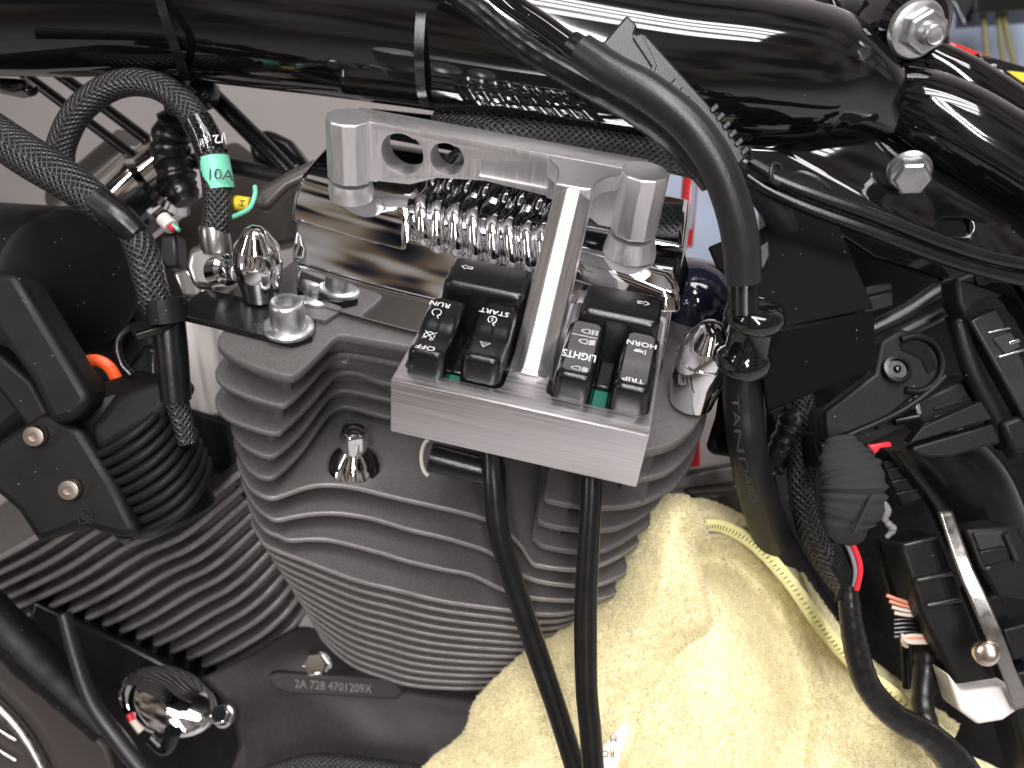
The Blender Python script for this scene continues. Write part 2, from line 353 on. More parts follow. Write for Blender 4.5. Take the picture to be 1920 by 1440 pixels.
# faces can come out inside-out depending on the section order: make them consistent
def outward(o):
    bm = bmesh.new(); bm.from_mesh(o.data); bmesh.ops.recalc_face_normals(bm, faces=bm.faces); bm.to_mesh(o.data); bm.free(); return o
outward(post)
lathe('boss_foot', L(59, 82, 11.5), E3, [(.0094, 0), (.0091, .0022), (.0083, .0052), (.0080, .0068)], 'alu_v', br, 40)
lathe('boss_foot', L(-44, 82, 12), E3, [(.0078, 0), (.0082, .0030), (.0079, .0050), (.0076, .0064)], 'alu_v', br, 40)
lbox('circuit_board', 14.6, 18.6, 8.4, 12.5, -11, -3.2, 'green_d', br, .0003)
lbox('switch_core', 14.4, 19.0, 13, 34, -11, -2.5, 'satin', br, .0006)
lbox('circuit_board', 58.4, 62.8, 10, 20, -11, -3, 'green_d', br, .0003)
lbox('switch_core', 58.2, 63, 20.2, 38, -11, -1.5, 'satin', br, .0006)
# ------------------------------------------------------------------ rocker switches
def softcap(x0, x1, y0, y1, h, r, m, parent, flare):
    """a moulded key: rounded rectangle, rounded top edge, top following h(y), skirt flaring to the base"""
    cx, cy, a, b = (x0 + x1) / 2, (y0 + y1) / 2, (x1 - x0) / 2, (y1 - y0) / 2; rc = 2.6
    def ring(d, fx=0, fy=0):
        aa, bb = max(a - d, .02) + fx, max(b - d, .02) + fy; q = max(min(rc - d * .6, aa * .98, bb * .98), .01); out = []
        for sx, sy, a0 in ((1, 1, 0), (-1, 1, 90), (-1, -1, 180), (1, -1, 270)):
            ox, oy = sx * (aa - q), sy * (bb - q); out += [(ox + q * math.cos(R(a0 + 15 * i)), oy + q * math.sin(R(a0 + 15 * i))) for i in range(7)]
            nx_, ny_ = (-sx if sy * sx > 0 else sx), 0
            e0 = out[-1]; e1 = {0: (-(aa - q), bb), 90: (-aa, -(bb - q)), 180: (aa - q, -bb), 270: (aa, bb - q)}[a0]
            k = 8 if a0 in (0, 180) else 22
            out += [(e0[0] + (e1[0] - e0[0]) * i / k, e0[1] + (e1[1] - e0[1]) * i / k) for i in range(1, k)]
        return [(cx + u, cy + v) for u, v in out]
    rings = [[(x, y, -10) for x, y in ring(0, flare[0], flare[1])], [(x, y, 1) for x, y in ring(0, flare[0] * .5, flare[1] * .5)]]
    for i in range(7):
        t = R(90) * i / 6; d = r * (1 - math.cos(t)); rings.append([(x, y, h(y) - r * (1 - math.sin(t))) for x, y in ring(d)])
    for i in range(1, 6): rings.append([(x, y, h(y)) for x, y in ring(r + (min(a, b) - r) * i / 5)])
    n = len(rings[0]); vs = [L(*p) for q in rings for p in q]; fs = []
    for i in range(len(rings) - 1):
        for j in range(n): fs.append((i * n + j, i * n + (j + 1) % n, (i + 1) * n + (j + 1) % n, (i + 1) * n + j))
    fs.append(list(range(n))[::-1]); fs.append([(len(rings) - 1) * n + j for j in range(n)])
    return mk('cap', vs, fs, m, parent, 60)
def rocker(x0, x1, y0, y1, front, back, dip, label, capmat='satin', slope=0):
    ln = y1 - y0
    def h(y):
        t = min(1.1, max(-.1, (y - y0) / ln)); k = min(1, max(0, (t - dip + .19) / .38)); k = k * k * (3 - 2 * k)
        return front + (back - front) * k + 1.1 * max(0, t - .6) - .5 * math.sin(math.pi * min(1, max(0, t / dip)))
    t_ = thing('rocker_switch', label, 'switch', L((x0 + x1) / 2, (y0 + y1) / 2, -10), 'rocker switches in the aluminium block')
    o = softcap(x0 - .1, x1 + .1, y0 - .8, y1 + .8, h, 2.3, 'satin', t_, (.5, .5))
    def fn(cx, cy):
        c = uz(cx, cy, (front + back) / 2)
        for _ in range(6): c = uz(cx, cy, h(c[1]))
        def g(u, v):
            x, y = c[0] - u * 1000, c[1] - v * 1000; return L(x, y, h(y)), E3
        return g
    return o, fn, h
def legend_plate(t_, x0, x1, y0, y1, h, m='plate', lift=.10):
    xs = [x0 + (x1 - x0) * i / 8 for i in range(9)]; ys = [y0 + (y1 - y0) * i / 20 for i in range(21)]
    r = 1.2; vs, fs = [], []
    for y in ys:
        ed = min(y - y0, y1 - y); ins = r - math.sqrt(max(0, r * r - (r - ed) ** 2)) if ed < r else 0
        for x in xs:
            xx = (x0 + x1) / 2 + (x - (x0 + x1) / 2) * (1 - 2 * ins / (x1 - x0)); vs.append(L(xx, y, h(y) + lift))
    for i in range(20):
        for j in range(8): fs.append((i * 9 + j, i * 9 + j + 1, (i + 1) * 9 + j + 1, (i + 1) * 9 + j))
    return mk('legend_plate', vs, fs, m, t_, 180)
def txt(t_, fn, s, cx, cy, size, sx=1, m='white'):
    v, f = text_mesh(s, size * 1.1); v = [(a * sx, b) for a, b in v]; print_on('lettering', (v, f), fn(cx, cy), m, t_, .0002)
def sym(t_, fn, lines, cx, cy, wd=.00021, m='white', lift=.0002): print_on('symbol', strokes(lines, wd), fn(cx, cy), m, t_, lift)
mm = .001
def sc(l, k): return [[(a * k, b * k) for a, b in q] for q in l]
t, fn, h = rocker(3.1, 14.3, 6, 31, 8.8, 11.2, .52, 'black rocker switch marked RUN and OFF, leftmost in the block')
txt(t, fn, 'RUN', 825, 571, .0029); txt(t, fn, 'OFF', 798, 652, .0031)
sym(t, fn, [arc(0, 0, .0014, 110, 430), [(-.0012, .0022), (-.00045, .0014), (-.0013, .0008)]], 819, 586)
sym(t, fn, [arc(0, 0, .0016, 110, 430), [(-.0013, .0024), (-.0005, .0016), (-.0015, .0010)], [(-.0018, -.0018), (.0018, .0018)], [(-.0018, .0018), (.0018, -.0018)]], 805, 630)
t, fn, h = rocker(18.9, 30.6, 8, 34, 9.2, 11.4, .55, 'black rocker switch marked START above a hazard triangle, beside the post')
txt(t, fn, 'START', 927, 586, .0029)
sym(t, fn, [arc(0, 0, .0013, 110, 430), [(-.0012, .0021), (-.0004, .0014), (-.0013, .0008)], [(.0003, .0009), (-.0004, 0), (.0004, 0), (-.0003, -.0009)]], 923, 600)
def tri(k): return [(0, 1.5 * k), (-1.6 * k, -1.2 * k), (1.6 * k, -1.2 * k), (0, 1.5 * k)]
sym(t, fn, sc([tri(1), tri(.52)], .001), 908, 647)
t, fn, h = rocker(46.6, 57.8, 9.2, 34, 9.4, 11, .40, 'black rocker switch with grey LIGHTS legend and headlamp symbols')
legend_plate(t, 48.2, 56.2, 10.4, 33.2, h)
txt(t, fn, 'LIGHTS', 1086, 667, .0030, .95)
def headlamp(dash):
    l = [[(.0008, .0010), (-.0002, .0010), (-.0013, .0004), (-.0016, 0), (-.0013, -.0004), (-.0002, -.0010), (.0008, -.0010), (.0011, 0), (.0008, .0010)]]
    for y in (-.0010, -.0005, 0, .0005, .0010):
        sl = -.0004 if dash == 1 else 0
        if dash == 2: l += [[(.0015, y), (.0023, y)], [(.0027, y), (.0035, y)]]
        else: l.append([(.0015, y), (.0033, y + sl)])
    return [[(-a, b) for a, b in q] for q in l]
sym(t, fn, headlamp(2), 1100, 622, .00022); sym(t, fn, headlamp(1), 1095, 641, .00022); sym(t, fn, headlamp(0), 1081, 691, .00022)
sym(t, fn, [[(-.0040, 0), (.0040, 0)]], 1096, 631, .0002)
t, fn, h = rocker(63.6, 74.6, 9.4, 33.8, 9.4, 11, .45, 'black rocker switch with grey plate reading HORN and TRIP, rightmost in the block')
legend_plate(t, 65.2, 73.0, 10.6, 33, h)
txt(t, fn, 'HORN', 1203, 646, .0029); txt(t, fn, 'TRIP', 1187, 713, .0029)
sym(t, fn, [[(.0018, .0002), (-.0006, .0002), (-.0016, .0010), (-.0016, -.0010), (-.0006, -.0002), (.0018, -.0002), (.0018, .0002)], [(.0012, -.0002), (.0012, -.0008), (-.0003, -.0008)]], 1200, 660, .00024)
# ------------------------------------------------------------------ turn-signal buttons
def turn(x0, x1, label, arrowpx, flip):
    t_ = thing('turn_signal_button', label, 'switch', L((x0 + x1) / 2, 42, -10), 'turn signal buttons in the aluminium block')
    def h(y):
        return 15.6 + (y - 35) * .10 - .010 * (y - 41) ** 2
    o = softcap(x0 - .7, x1 + .7, 34.0, 49.8, h, 2.1, 'satin', t_, (2.6, 2.0))
    c = uz(*arrowpx, 15.5)
    for _ in range(6): c = uz(*arrowpx, h(c[1]))
    def g(u, v): return L(c[0] - u * 1000, c[1] - v * 1000, h(c[1] - v * 1000)), E3
    a = [(-.0018, 0), (-.0004, .0011), (-.0004, .0005), (.0018, .0005), (.0018, -.0005), (-.0004, -.0005), (-.0004, -.0011), (-.0018, 0)]
    print_on('symbol', strokes([[(x * flip, y) for x, y in a]], .00028), g, 'white', o, .0004)
turn(5.6, 30.6, 'wide black button with left-pointing arrow behind the RUN and START switches', (876, 503), -1)
turn(49.6, 72.6, 'wide black button with right-pointing arrow behind the LIGHTS and HORN switches', (1206, 570), 1)
# ------------------------------------------------------------------ cables under the block
tag(ptube('switch_cable', [(922, 850, .285), (926, 905, .283), (934, 990, .284), (962, 1090, .287), (1003, 1210, .290), (1044, 1330, .291), (1088, 1470, .292)], [21, 21, 21, 21, 21, 20, 20], 'wire', seg=28), 'glossy black cable from the aluminium block slanting down over the towel, left of two', 'cable', 'cables hanging below the switch block')
tag(ptube('switch_cable', [(1110, 895, .275), (1108, 950, .275), (1102, 1050, .276), (1098, 1160, .277), (1100, 1290, .277), (1107, 1370, .277), (1114, 1470, .277)], [20, 20, 21, 22, 21, 21, 21], 'wire', seg=28), 'glossy black cable hanging almost straight down over the towel, right of two', 'cable', 'cables hanging below the switch block')
hz_ = thing('wiring_plug', 'dark plug and white ring tucked under the aluminium block', 'connector', A(850, 860, .30))
tube('ring', [A(806 + 16 * math.cos(R(t)), 858 - 34 * math.sin(R(t)), .298) for t in range(100, 262, 20)], .0007, 'whiteplastic', hz_, seg=8, per=3)
lathe('plug_body', A(812, 858, .300), CX * 1 - CY * .25, [(.0050, -.001), (.0051, .001), (.0051, .010), (.005, .012), (.005, .024)], 'satin', hz_, 28)
tag(slab('plug_clip', [(930, 868), (948, 872), (950, 945), (932, 938)], .298, .006, 'satin'), 'small black connector latch between the two cables', 'connector')
# ================================================================== rear cylinder (the one in the middle)
rc = thing('engine_cylinder', 'grey finned cylinder in the middle, behind the aluminium block', 'engine cylinder', L(8, 60, -215), 'engine cylinders')
lv = [-33.6, -48.5, -63.3, -76.1, -88.3, -99.5, -111.8, -122.7, -133]
FT = [
 [(407,640),(430,663),(480,687),(537,703),(560,697),(587,673),(623,637),(640,628),(663,630),(763,648)],
 [(403,697),(417,720),(463,742),(523,759),(543,753),(580,717),(623,670),(643,663),(680,668),(753,682)],
 [(403,747),(417,777),(457,797),(513,812),(530,805),(580,757),(623,707),(643,697),(673,700),(723,717)],
 [(432,797),(447,827),(477,847),(503,855),(523,848),(567,807),(613,747),(637,732),(660,733),(723,747)],
 [(437,827),(457,870),(480,890),(503,896),(523,887),(567,843),(613,780),(637,763),(657,763),(723,780)],
 [(443,860),(460,903),(480,923),(507,933),(530,928),(573,913),(613,908),(663,913),(747,933),(910,972),(967,1012),(994,1050),(1009,1059),(1072,1067),(1125,1059),(1181,1031),(1215,1001)],
 [(452,900),(475,945),(500,967),(520,974),(550,968),(593,962),(640,962),(700,972),(767,992),(833,1007),(900,1027),(927,1040),(993,1083),(1073,1097),(1125,1095),(1181,1070),(1215,1040)],
 [(462,935),(480,975),(500,995),(520,1003),(543,1012),(583,1010),(623,1013),(700,1032),(767,1052),(833,1067),(883,1077),(940,1103),(1000,1120),(1073,1125),(1130,1122),(1190,1095)],
 [(470,975),(485,1005),(500,1023),(567,1050),(667,1087),(733,1103),(833,1127),(950,1143),(1017,1151),(1073,1147),(1140,1120),(1185,1085)]]
FR = {0: [(1180,845),(1217,843),(1263,830),(1300,803),(1317,777)], 1: [(1170,900),(1207,897),(1247,887),(1280,863),(1307,830)],
      2: [(1020,925),(1027,937),(1080,947),(1144,951),(1200,943),(1260,915),(1290,880)], 3: [(1008,966),(1016,979),(1050,988),(1110,994),(1162,988),(1219,956),(1250,918)],
      4: [(998,1000),(1005,1012),(1016,1022),(1072,1033),(1125,1033),(1162,1018),(1219,981),(1240,950)]}
def arclen(pts, n):
    P = np.array(pts); d = np.r_[0, np.cumsum(np.linalg.norm(np.diff(P, axis=0), axis=1))]; s = np.linspace(0, d[-1], n)
    return np.stack([np.interp(s, d, P[:, i]) for i in range(P.shape[1])], 1)
def outline(i):
    z = lv[i]; c = [uz(a, b, z)[:2] for a, b in FT[i]]
    if i in FR:
        r = [uz(a, b, z)[:2] for a, b in FR[i]]
        back = max(q[1] for q in c[-2:])
        mid = [np.array([r[0][0] - 8, back - 4]), np.array([r[0][0] - 2.5, (back + r[0][1]) / 2 + 4])] if i < 5 else []
        mid = [np.array([c[-1][0] + (r[0][0] - c[-1][0]) * .45, back + 1])] + mid
        c = c + mid + r
    c = [np.array(c[0]) + (-1.0, 22), np.array(c[0]) + (-1.5, 10)] + [np.array(q) for q in c] + [np.array(c[-1]) + (2.2, 10), np.array(c[-1]) + (3.2, 24)]
    return arclen(crom(c, 6), 140)
def fin_mesh(name, con, z, znext, t, parent, ymax=125, m='fin', shrink=10, cx=8, fr=None, em=.5, rim=False):
    fr = fr or L
    l0, r0 = con[0], con[-1]
    cl = np.vstack([[[l0[0] + 6, ymax]], [[l0[0] + 1, (l0[1] + ymax) / 2]], con, [[r0[0] + 1, (r0[1] + ymax) / 2]], [[r0[0] - 8, ymax]]])
    tg = np.roll(cl, -1, 0) - np.roll(cl, 1, 0); nr = np.stack([-tg[:, 1], tg[:, 0]], 1); nr /= np.linalg.norm(nr, axis=1)[:, None] + 1e-9   # into the casting
    x_, y_ = cl[:, 0], cl[:, 1]; nr = nr * (1 if np.sum(x_ * np.roll(y_, -1) - y_ * np.roll(x_, -1)) > 0 else -1)
    for _ in range(3): nr[1:-1] = (nr[:-2] + nr[1:-1] + nr[2:]) / 3
    nr /= np.linalg.norm(nr, axis=1)[:, None] + 1e-9
    sh = cl + nr * shrink; ins = cl + nr * em; in2 = cl + nr * (em + .8)
    rg = [(in2, z), (ins, z), (cl, z - em), (cl, z - t + em), (ins, z - t), (sh, z - t - .4), (sh, znext - .2)]
    n = len(cl); vs = [fr(a, b, zz) for c, zz in rg for a, b in c]; fs = []
    for i in range(len(rg) - 1):
        for j in range(n): fs.append((i * n + j, (i + 1) * n + j, (i + 1) * n + (j + 1) % n, i * n + (j + 1) % n))
    fs = [q[::-1] for q in fs]; fs.append(list(range(n)))
    o = mk(name, vs, fs, m, parent, 50)
    if rim:                                                     # machined edge of the fin
        o.data.materials.append(M['rim'])
        for j in range(n): o.data.polygons[2 * n + j].material_index = 1; o.data.polygons[n + j].material_index = 1
    return o
cons = [outline(i) for i in range(9)]
for i in range(9):
    fin_mesh('fin', cons[i], lv[i], lv[i + 1] if i < 8 else -140.5, 2.5 if i else 4.0, rc, rim=i >= 5)
bot = np.array([(-66, 82), (-65, 70), (-62, 60), (-57, 52), (-49, 45), (-32, 37), (-15, 35), (2, 35), (30, 42), (50, 52), (63, 64), (70, 78), (72, 92)], float)
bot = arclen(crom(bot, 6), 140); z9 = -133.0
NB = 11
for i in range(1, NB + 1):
    t = i / NB; con = cons[8] * (1 - t) + bot * t; z = z9 + (-214 - z9) * t; zn = z9 + (-214 - z9) * (t + 1 / NB)
    fin_mesh('fin', con, z, zn, 2.2, rc, shrink=12, em=.4, rim=True)
# head-bolt pocket
cb = uz(665, 868, -99.5)
lathe('bolt_washer', L(cb[0], cb[1], -99.4), E3, [(.0122, 0), (.0120, .0004), (.0085, .0052), (.0062, .0078), (.0056, .0088)], 'chrome', rc, 48)
lathe('bolt_shank', L(cb[0], cb[1], -91), E3, [(.0054, 0), (.0054, .0065)], 'chrome', rc, 40)
hx = hexa('bolt_head', L(cb[0], cb[1], -90), E3, .0060, .0095, 'chrome', rc, .3)
lathe('bolt_dome', L(cb[0], cb[1], -80.6), E3, [(.0050, 0), (.0046, .0008), (.0032, .0014), (.0010, .0017)], 'chrome', rc, 32)
vv, ff = text_mesh('2', .0062)
cc = uz(648, 677, lv[1])
print_on('cast_number', (vv, ff), lambda u, v: (L(cc[0] + u * 1000, cc[1] + v * 1000, lv[1]), E3), 'rim', rc, .0005)
# flange with socket bolt behind the strap bolt
def socket_bolt(o, ax, parent, rw=.0090, rh=.0062, hh=.0098, m='zinc'):
    a = V(ax).normalized()
    lathe('washer', V(o), a, [(rw, 0), (rw, .0011), (rw * .96, .0016), (rh * 1.15, .0022)], m, parent, 44)
    o2 = V(o) + a * .002
    hd_ = lathe('bolt_head', o2, a, [(rh, 0), (rh * 1.02, .0006), (rh * 1.0, hh * .86), (rh * .92, hh * .97), (rh * .84, hh), (rh * .62, hh * .99)], m, parent, 44)
    hexa('hex_socket', o2 + a * (hh * .55), a, rh * .58, hh * .46, M['dark_print'] if False else m, parent, .2)
    # the socket's floor is sunk: cut it out of the head
    c = hexa('c', o2 + a * (hh * .5), a, rh * .55, hh * .8, m, None, .2); c.modifiers.clear()
    for ch in [x for x in bpy.data.objects if x.name.startswith('hex_socket') and x.parent == parent][-1:]: bpy.data.objects.remove(ch)
    cut(hd_, [c], 0)
    bt = lathe('socket_floor', o2 + a * (hh * .48), a, [(rh * .5, 0), (rh * .3, .0002)], m, parent, 24)
b2 = uz(597, 556, -31)
pad = [(575, 515), (625, 525), (655, 545), (650, 575), (610, 600), (560, 590)]
prism('gasket_pad', [L(*(uz(a, b, -31.2)[:2]), -31.2) for a, b in pad], -E3 * .0024, 'fin', rc, .0004)
socket_bolt(L(b2[0], b2[1], -31), E3, rc, .0083, .0060, .0075)
# ------------------------------------------------------------------ black strap and its bolt
st = thing('mounting_strap', 'black painted steel strap held by a silver socket bolt on the cylinder top', 'bracket', L(-60, 50, -33))
zs = -30.5
sp_ = [(395, 543), (470, 560), (560, 578), (592, 600), (585, 630), (545, 642), (400, 605), (345, 592), (300, 615), (255, 628), (240, 610), (300, 590), (345, 570), (375, 545)]
prism('strap', [L(*(uz(a, b, zs)[:2]), zs) for a, b in sp_], -E3 * .0028, 'satin', st, .0005)
sb = uz(541, 616, zs)
socket_bolt(L(sb[0], sb[1], zs + .1), E3, st, .0094, .0063, .0100)
# ================================================================== front cylinder (left, leaning the other way)
fcyl = thing('engine_cylinder', 'dark finned cylinder at lower left, fins rising to the right', 'engine cylinder', A(420, 1280, .46), 'engine cylinders')
q1_, q3_ = k1 * math.cos(R(45)) + k3 * math.sin(R(45)), k3 * math.cos(R(45)) - k1 * math.sin(R(45))
K2 = np.stack([q1_, k2, q3_], 1)
def L2(x, y, z): return W(KO + K2 @ (np.array([x, y, z]) * .001))
def u2(px, py, ax, h):
    d = ray(px, py); n_ = K2[:, ax]; q = KO + n_ * h * .001
    return K2.T @ (d * ((q @ n_) / (d @ n_)) - KO) * 1000
top_c = [(-60,1170),(0,1147),(69,1119),(149,1078),(236,1022),(318,985),(403,918),(450,880)]
bot_c = [(325,1272),(345,1277),(399,1265),(451,1241),(503,1210),(542,1175),(562,1150),(575,1125)]
ta, tb = arclen(crom(top_c, 6), 90), arclen(crom(bot_c, 6), 90)
ma, mb = u2(200, 1045, 1, 46)[2], u2(455, 1240, 1, 60)[2]
NF = 11
for i in range(-4, NF + 1):
    t = i / NF; pc = ta * (1 - t) + tb * t
    if i < 0: pc = pc[:52]
    z = ma + (mb - ma) * t; zn = ma + (mb - ma) * (t + 1 / NF)
    con = np.array([u2(a, b, 2, z)[:2] for a, b in pc]); cx_ = float(con[:, 0].mean())
    con = np.array([(a, b) for a, b in con])
    fin_mesh('fin', con, z, zn, 3.0, fcyl, ymax=con[:, 1].max() + 70, shrink=13, rim=True, cx=cx_, fr=L2, em=.45)
# ================================================================== chrome rocker cover
rk = thing('rocker_cover', 'polished chrome rocker cover with rounded ribs on top of the middle cylinder', 'engine cover', L(5, 100, -31))
def lean(name, secs, m, bv, seg=4):
    """solid between two outlines at different heights: secs = [(z, [(x, y)...]), (z, ...)]"""
    n = len(secs[0][1]); vs = [L(x, y, z) for z, pl in secs for x, y in pl]; fs = []
    for i in range(len(secs) - 1):
        for j in range(n): fs.append((i * n + j, i * n + (j + 1) % n, (i + 1) * n + (j + 1) % n, (i + 1) * n + j))
    fs += [list(range(n)), [(len(secs) - 1) * n + j for j in range(n)]]
    o = mk(name, vs, fs, m, rk, 30); outward(o); bevel(o, bv, seg, 25); return o
def bow(x0, x1, y, n=9):
    """front edge of the cover, gently bowed so that it mirrors like a casting"""
    return [(x0 + (x1 - x0) * i / n, y + 6.5 * ((x0 + (x1 - x0) * i / n - 5) / 71) ** 2 - 3.5) for i in range(n + 1)]
lean('lower_housing', [(-31, bow(-64, 80, 69.5, 12) + [(82, 150), (-66, 150)]), (-16.6, bow(-64, 79, 71.4, 12) + [(80, 150), (-66, 150)])], 'chrome', .0010, 3)
lean('cover_base', [(-16.2, bow(-66, 76, 71.6, 12) + [(78, 150), (-68, 150)]), (-11, bow(-66, 76, 73.2, 12) + [(78, 150), (-68, 150)]), (-5, bow(-66, 75, 76.0, 12) + [(78, 150), (-68, 150)]), (2, bow(-65, 74, 80, 12) + [(76, 150), (-67, 150)])], 'chrome', .0012, 3)
lean('raised_pad', [(-2.5, bow(-68.5, -20, 77.2, 8) + [(-12, 80), (-9, 88), (-9, 135), (-72, 135)]), (2, bow(-68.5, -21, 79.6, 8) + [(-13, 81.8), (-10.5, 89), (-10.5, 135), (-72, 135)]), (6, bow(-68.5, -22, 81.8, 8) + [(-15, 83.6), (-12, 90), (-12, 135), (-72, 135)]), (11, bow(-67.5, -24, 87, 8) + [(-17, 88.5), (-14, 94), (-14, 135), (-71, 135)]), (13.6, bow(-67, -26, 94, 8) + [(-19, 95), (-15, 99), (-14, 135), (-70, 135)])], 'chrome', .0020, 5)
lean('ledge', [(1.5, [(37, 72.5), (60, 68.0), (75, 63.0), (80.5, 64.5), (82, 92), (37, 92)]), (7.5, [(37, 75.5), (60, 71.0), (74, 66.2), (78.5, 68), (80, 92), (37, 92)]), (10.8, [(37, 81), (60, 77.5), (72, 73.5), (76, 76), (78, 95), (37, 95)])], 'chrome', .0016, 5)
lean('rear_pad', [(0, [(37, 93), (80, 93), (80, 135), (37, 135)]), (11.5, [(37, 94), (77, 94), (77, 135), (37, 135)])], 'chrome', .0020, 4)
KN = [(792,384),(821,392),(854,397),(888,405),(925,417),(954,422),(988,430),(1017,434)]
EN = [(795,445),(820,459),(856,465),(892,476),(927,484),(963,490),(994,499),(1022,505)]
paths = []
for i in range(8):
    kx = uy(*KN[i], 83); ex = uy(*EN[i], 75); tx = uy(KN[i][0] + 30, KN[i][1] - 56, 102); mx = uy((KN[i][0] + EN[i][0]) / 2 - 1, (KN[i][1] + EN[i][1]) / 2 - 4, 77.5)
    rr = .0027
    path = [L(tx[0] + 6, tx[1] + 25, tx[2] + 1), L(*tx), L((tx[0] + kx[0]) / 2, (tx[1] + kx[1]) / 2, (tx[2] + kx[2]) / 2 - .6), L(*kx), L(mx[0], mx[1] - .3, mx[2]), L(*ex), L(ex[0], ex[1] + 3, ex[2] - 3)]
    tube('rib', path, [rr, rr, rr * .96, rr * 1.14, rr * .98, rr * 1.12, rr * .6], 'chrome', rk, seg=24, per=8)
    paths.append([V(p) for p in crom([list(p) for p in path], 4)])
bed = [[2 * q[0][j] - q[1][j] for j in range(len(q[0]))] for q in (paths,)] + paths + [[2 * paths[-1][j] - paths[-2][j] for j in range(len(paths[0]))]]
nj = len(paths[0]); vs = [p - E3 * .0008 + E2 * .0010 for q in bed for p in q]
fs = [(i * nj + j, i * nj + j + 1, (i + 1) * nj + j + 1, (i + 1) * nj + j) for i in range(len(bed) - 1) for j in range(nj - 1)]
o = mk('rib_bed', vs, fs, 'chrome', rk, 60); q = o.modifiers.new('thickness', 'SOLIDIFY'); q.thickness = .003; q.offset = -1 if sum((p.normal.dot(CZ) for p in o.data.polygons)) > 0 else 1
# chrome caps at both ends of the head
def cap(px, py, y, r, h1, h2, label, d=None):
    t_ = thing('acorn_nut', label, 'nut', L(*uy(px, py, y)), 'chrome nuts beside the rocker cover')
    o_ = L(*uy(px, py, y))
    lathe('body', o_, E3, [(r * .80, 0), (r * .93, h1 * .5), (r, h1), (r * .98, h1 + .0004)], 'chrome', t_, 48)
    lathe('crown', o_ + E3 * (h1 + .0004), E3, [(r * 1.0, 0), (r * 1.0, .0006), (r * .97, .0009), (r * .90, h2 * .40), (r * .85, h2 * .46), (r * .68, h2 * .62), (r * .54, h2 * .78), (r * .42, h2 * .90), (r * .26, h2 * .97), (r * .05, h2)], 'chrome', t_, 48)
cap(490, 552, 68, .0092, .0150, .0140, 'small chrome bullet-shaped acorn nut standing at the left end of the rocker cover')
cap(1296, 752, 62, .0098, .0190, .0150, 'small chrome bullet-shaped acorn nut at the right end, beside the TRIP switch')
# ================================================================== frame
fr_ = thing('motorcycle_frame', 'glossy black frame tube crossing the top and bending down at right', 'frame', A(900, 100, .36))
ptube('backbone_tube', [(-260, -22, .345), (0, -16, .342), (300, -8, .338), (500, 12, .336), (800, 48, .334), (1000, 84, .333), (1240, 122, .333), (1400, 136, .334), (1530, 152, .336), (1600, 176, .338), (1668, 222, .342)],
      [152, 150, 148, 149, 150, 148, 144, 140, 128, 100, 60], 'gloss', fr_, seg=64, per=10)
ptube('rear_tube', [(1600, 176, .345), (1680, 196, .34), (1760, 226, .336), (1850, 276, .334), (2000, 372, .333)], [46, 70, 80, 82, 82], 'gloss', fr_, seg=48, per=10)
ptube('upper_tube', [(1730, 110, .352), (1800, 150, .35), (1880, 200, .35), (1990, 276, .35)], [40, 46, 46, 46], 'gloss', fr_, seg=40)
gp = slab('gusset_plate', [(1300, 190), (1560, 215), (1690, 285), (1980, 430), (1980, 590), (1640, 480), (1430, 340), (1300, 310)], .334, .006, 'gloss', fr_)
sl = []
for cx, a0 in ((1905, -90), (1862, 90)):
    sl += [A(cx + 19 * math.cos(R(a0 + 30 * i)), 393 - 19 * math.sin(R(a0 + 30 * i)), .30) for i in range(7)]
gp.modifiers.clear(); cut(gp, [prism('c', sl, -CZ * .08, 'gloss')], .0006, 2)
LAT = -E2
def flange_bolt(px, py, d, rf, rh, hh, parent, ax, m='zinc', rot=0.15):
    o_ = A(px, py, d)
    lathe('flange', o_, ax, [(PX(rf, d), 0), (PX(rf, d), .0008), (PX(rf * .9, d), .0018), (PX(rh, d), .0026)], m, parent, 48)
    hx_ = hexa('bolt_head', o_ + V(ax).normalized() * .002, ax, PX(rh, d), hh, m, parent, rot); return hx_
flange_bolt(1705, 320, .328, 40, 34, .0072, fr_, LAT)
# head markings: three short raised dashes
for a in (90, 210, 330):
    c = A(1705, 320, .328) + LAT * .0094; x = CX - LAT * CX.dot(LAT); x.normalize(); y = LAT.cross(x)
    dr = x * math.cos(R(a)) + y * math.sin(R(a)); tube('grade_mark', [c + dr * .0030, c + dr * .0046], .00018, 'zinc', fr_, seg=6, per=2)
me_ = thing('engine_mount', 'black round mount with big silver flange nut at top right', 'mount', A(1700, 60, .33))
axn = (LAT + E1 * .32 + E3 * .15).normalized()
lathe('bushing', A(1722, 45, .322) - axn * .02, axn, [(PX(72, .32), 0), (PX(74, .32), .008), (PX(72, .32), .018), (PX(56, .32), .021)], 'gloss', me_, 48)
slab('ear', [(1540, -40), (1780, -40), (1790, 120), (1730, 190), (1640, 160), (1585, 60)], .345, .02, 'gloss', me_, .003)
on = A(1716, 54, .312)
lathe('flange', on, axn, [(PX(54, .312), 0), (PX(54, .312), .0008), (PX(50, .312), .0022), (PX(40, .312), .003)], 'zinc', me_, 56)
hexa('nut', on + axn * .0026, axn, PX(41, .312), .0068, 'zinc', me_, .5)
tp = [(PX(21, .312), 0)]
for i in range(6): tp += [(PX(21, .312), .0078 + i * .0008), (PX(19.6, .312), .0082 + i * .0008)]
lathe('stud', on, axn, tp + [(PX(19, .312), .0138), (PX(16, .312), .0146), (PX(14, .312), .0142), (PX(5, .312), .0138)], 'zinc', me_, 40, sm=25)
tag(slab('gap_backing', [(690, 200), (900, 222), (1060, 250), (1060, 350), (900, 345), (690, 335)], .372, .02, 'matte', bv=.002), 'dark slab added to blacken the gap between frame tube and crossbar', 'box')  # added slab, keeps the view through the crossbar holes black
cbm = thing('chrome_clamp', 'small bright chrome clamp peeping over the crossbar', 'clamp', A(890, 236, .35))
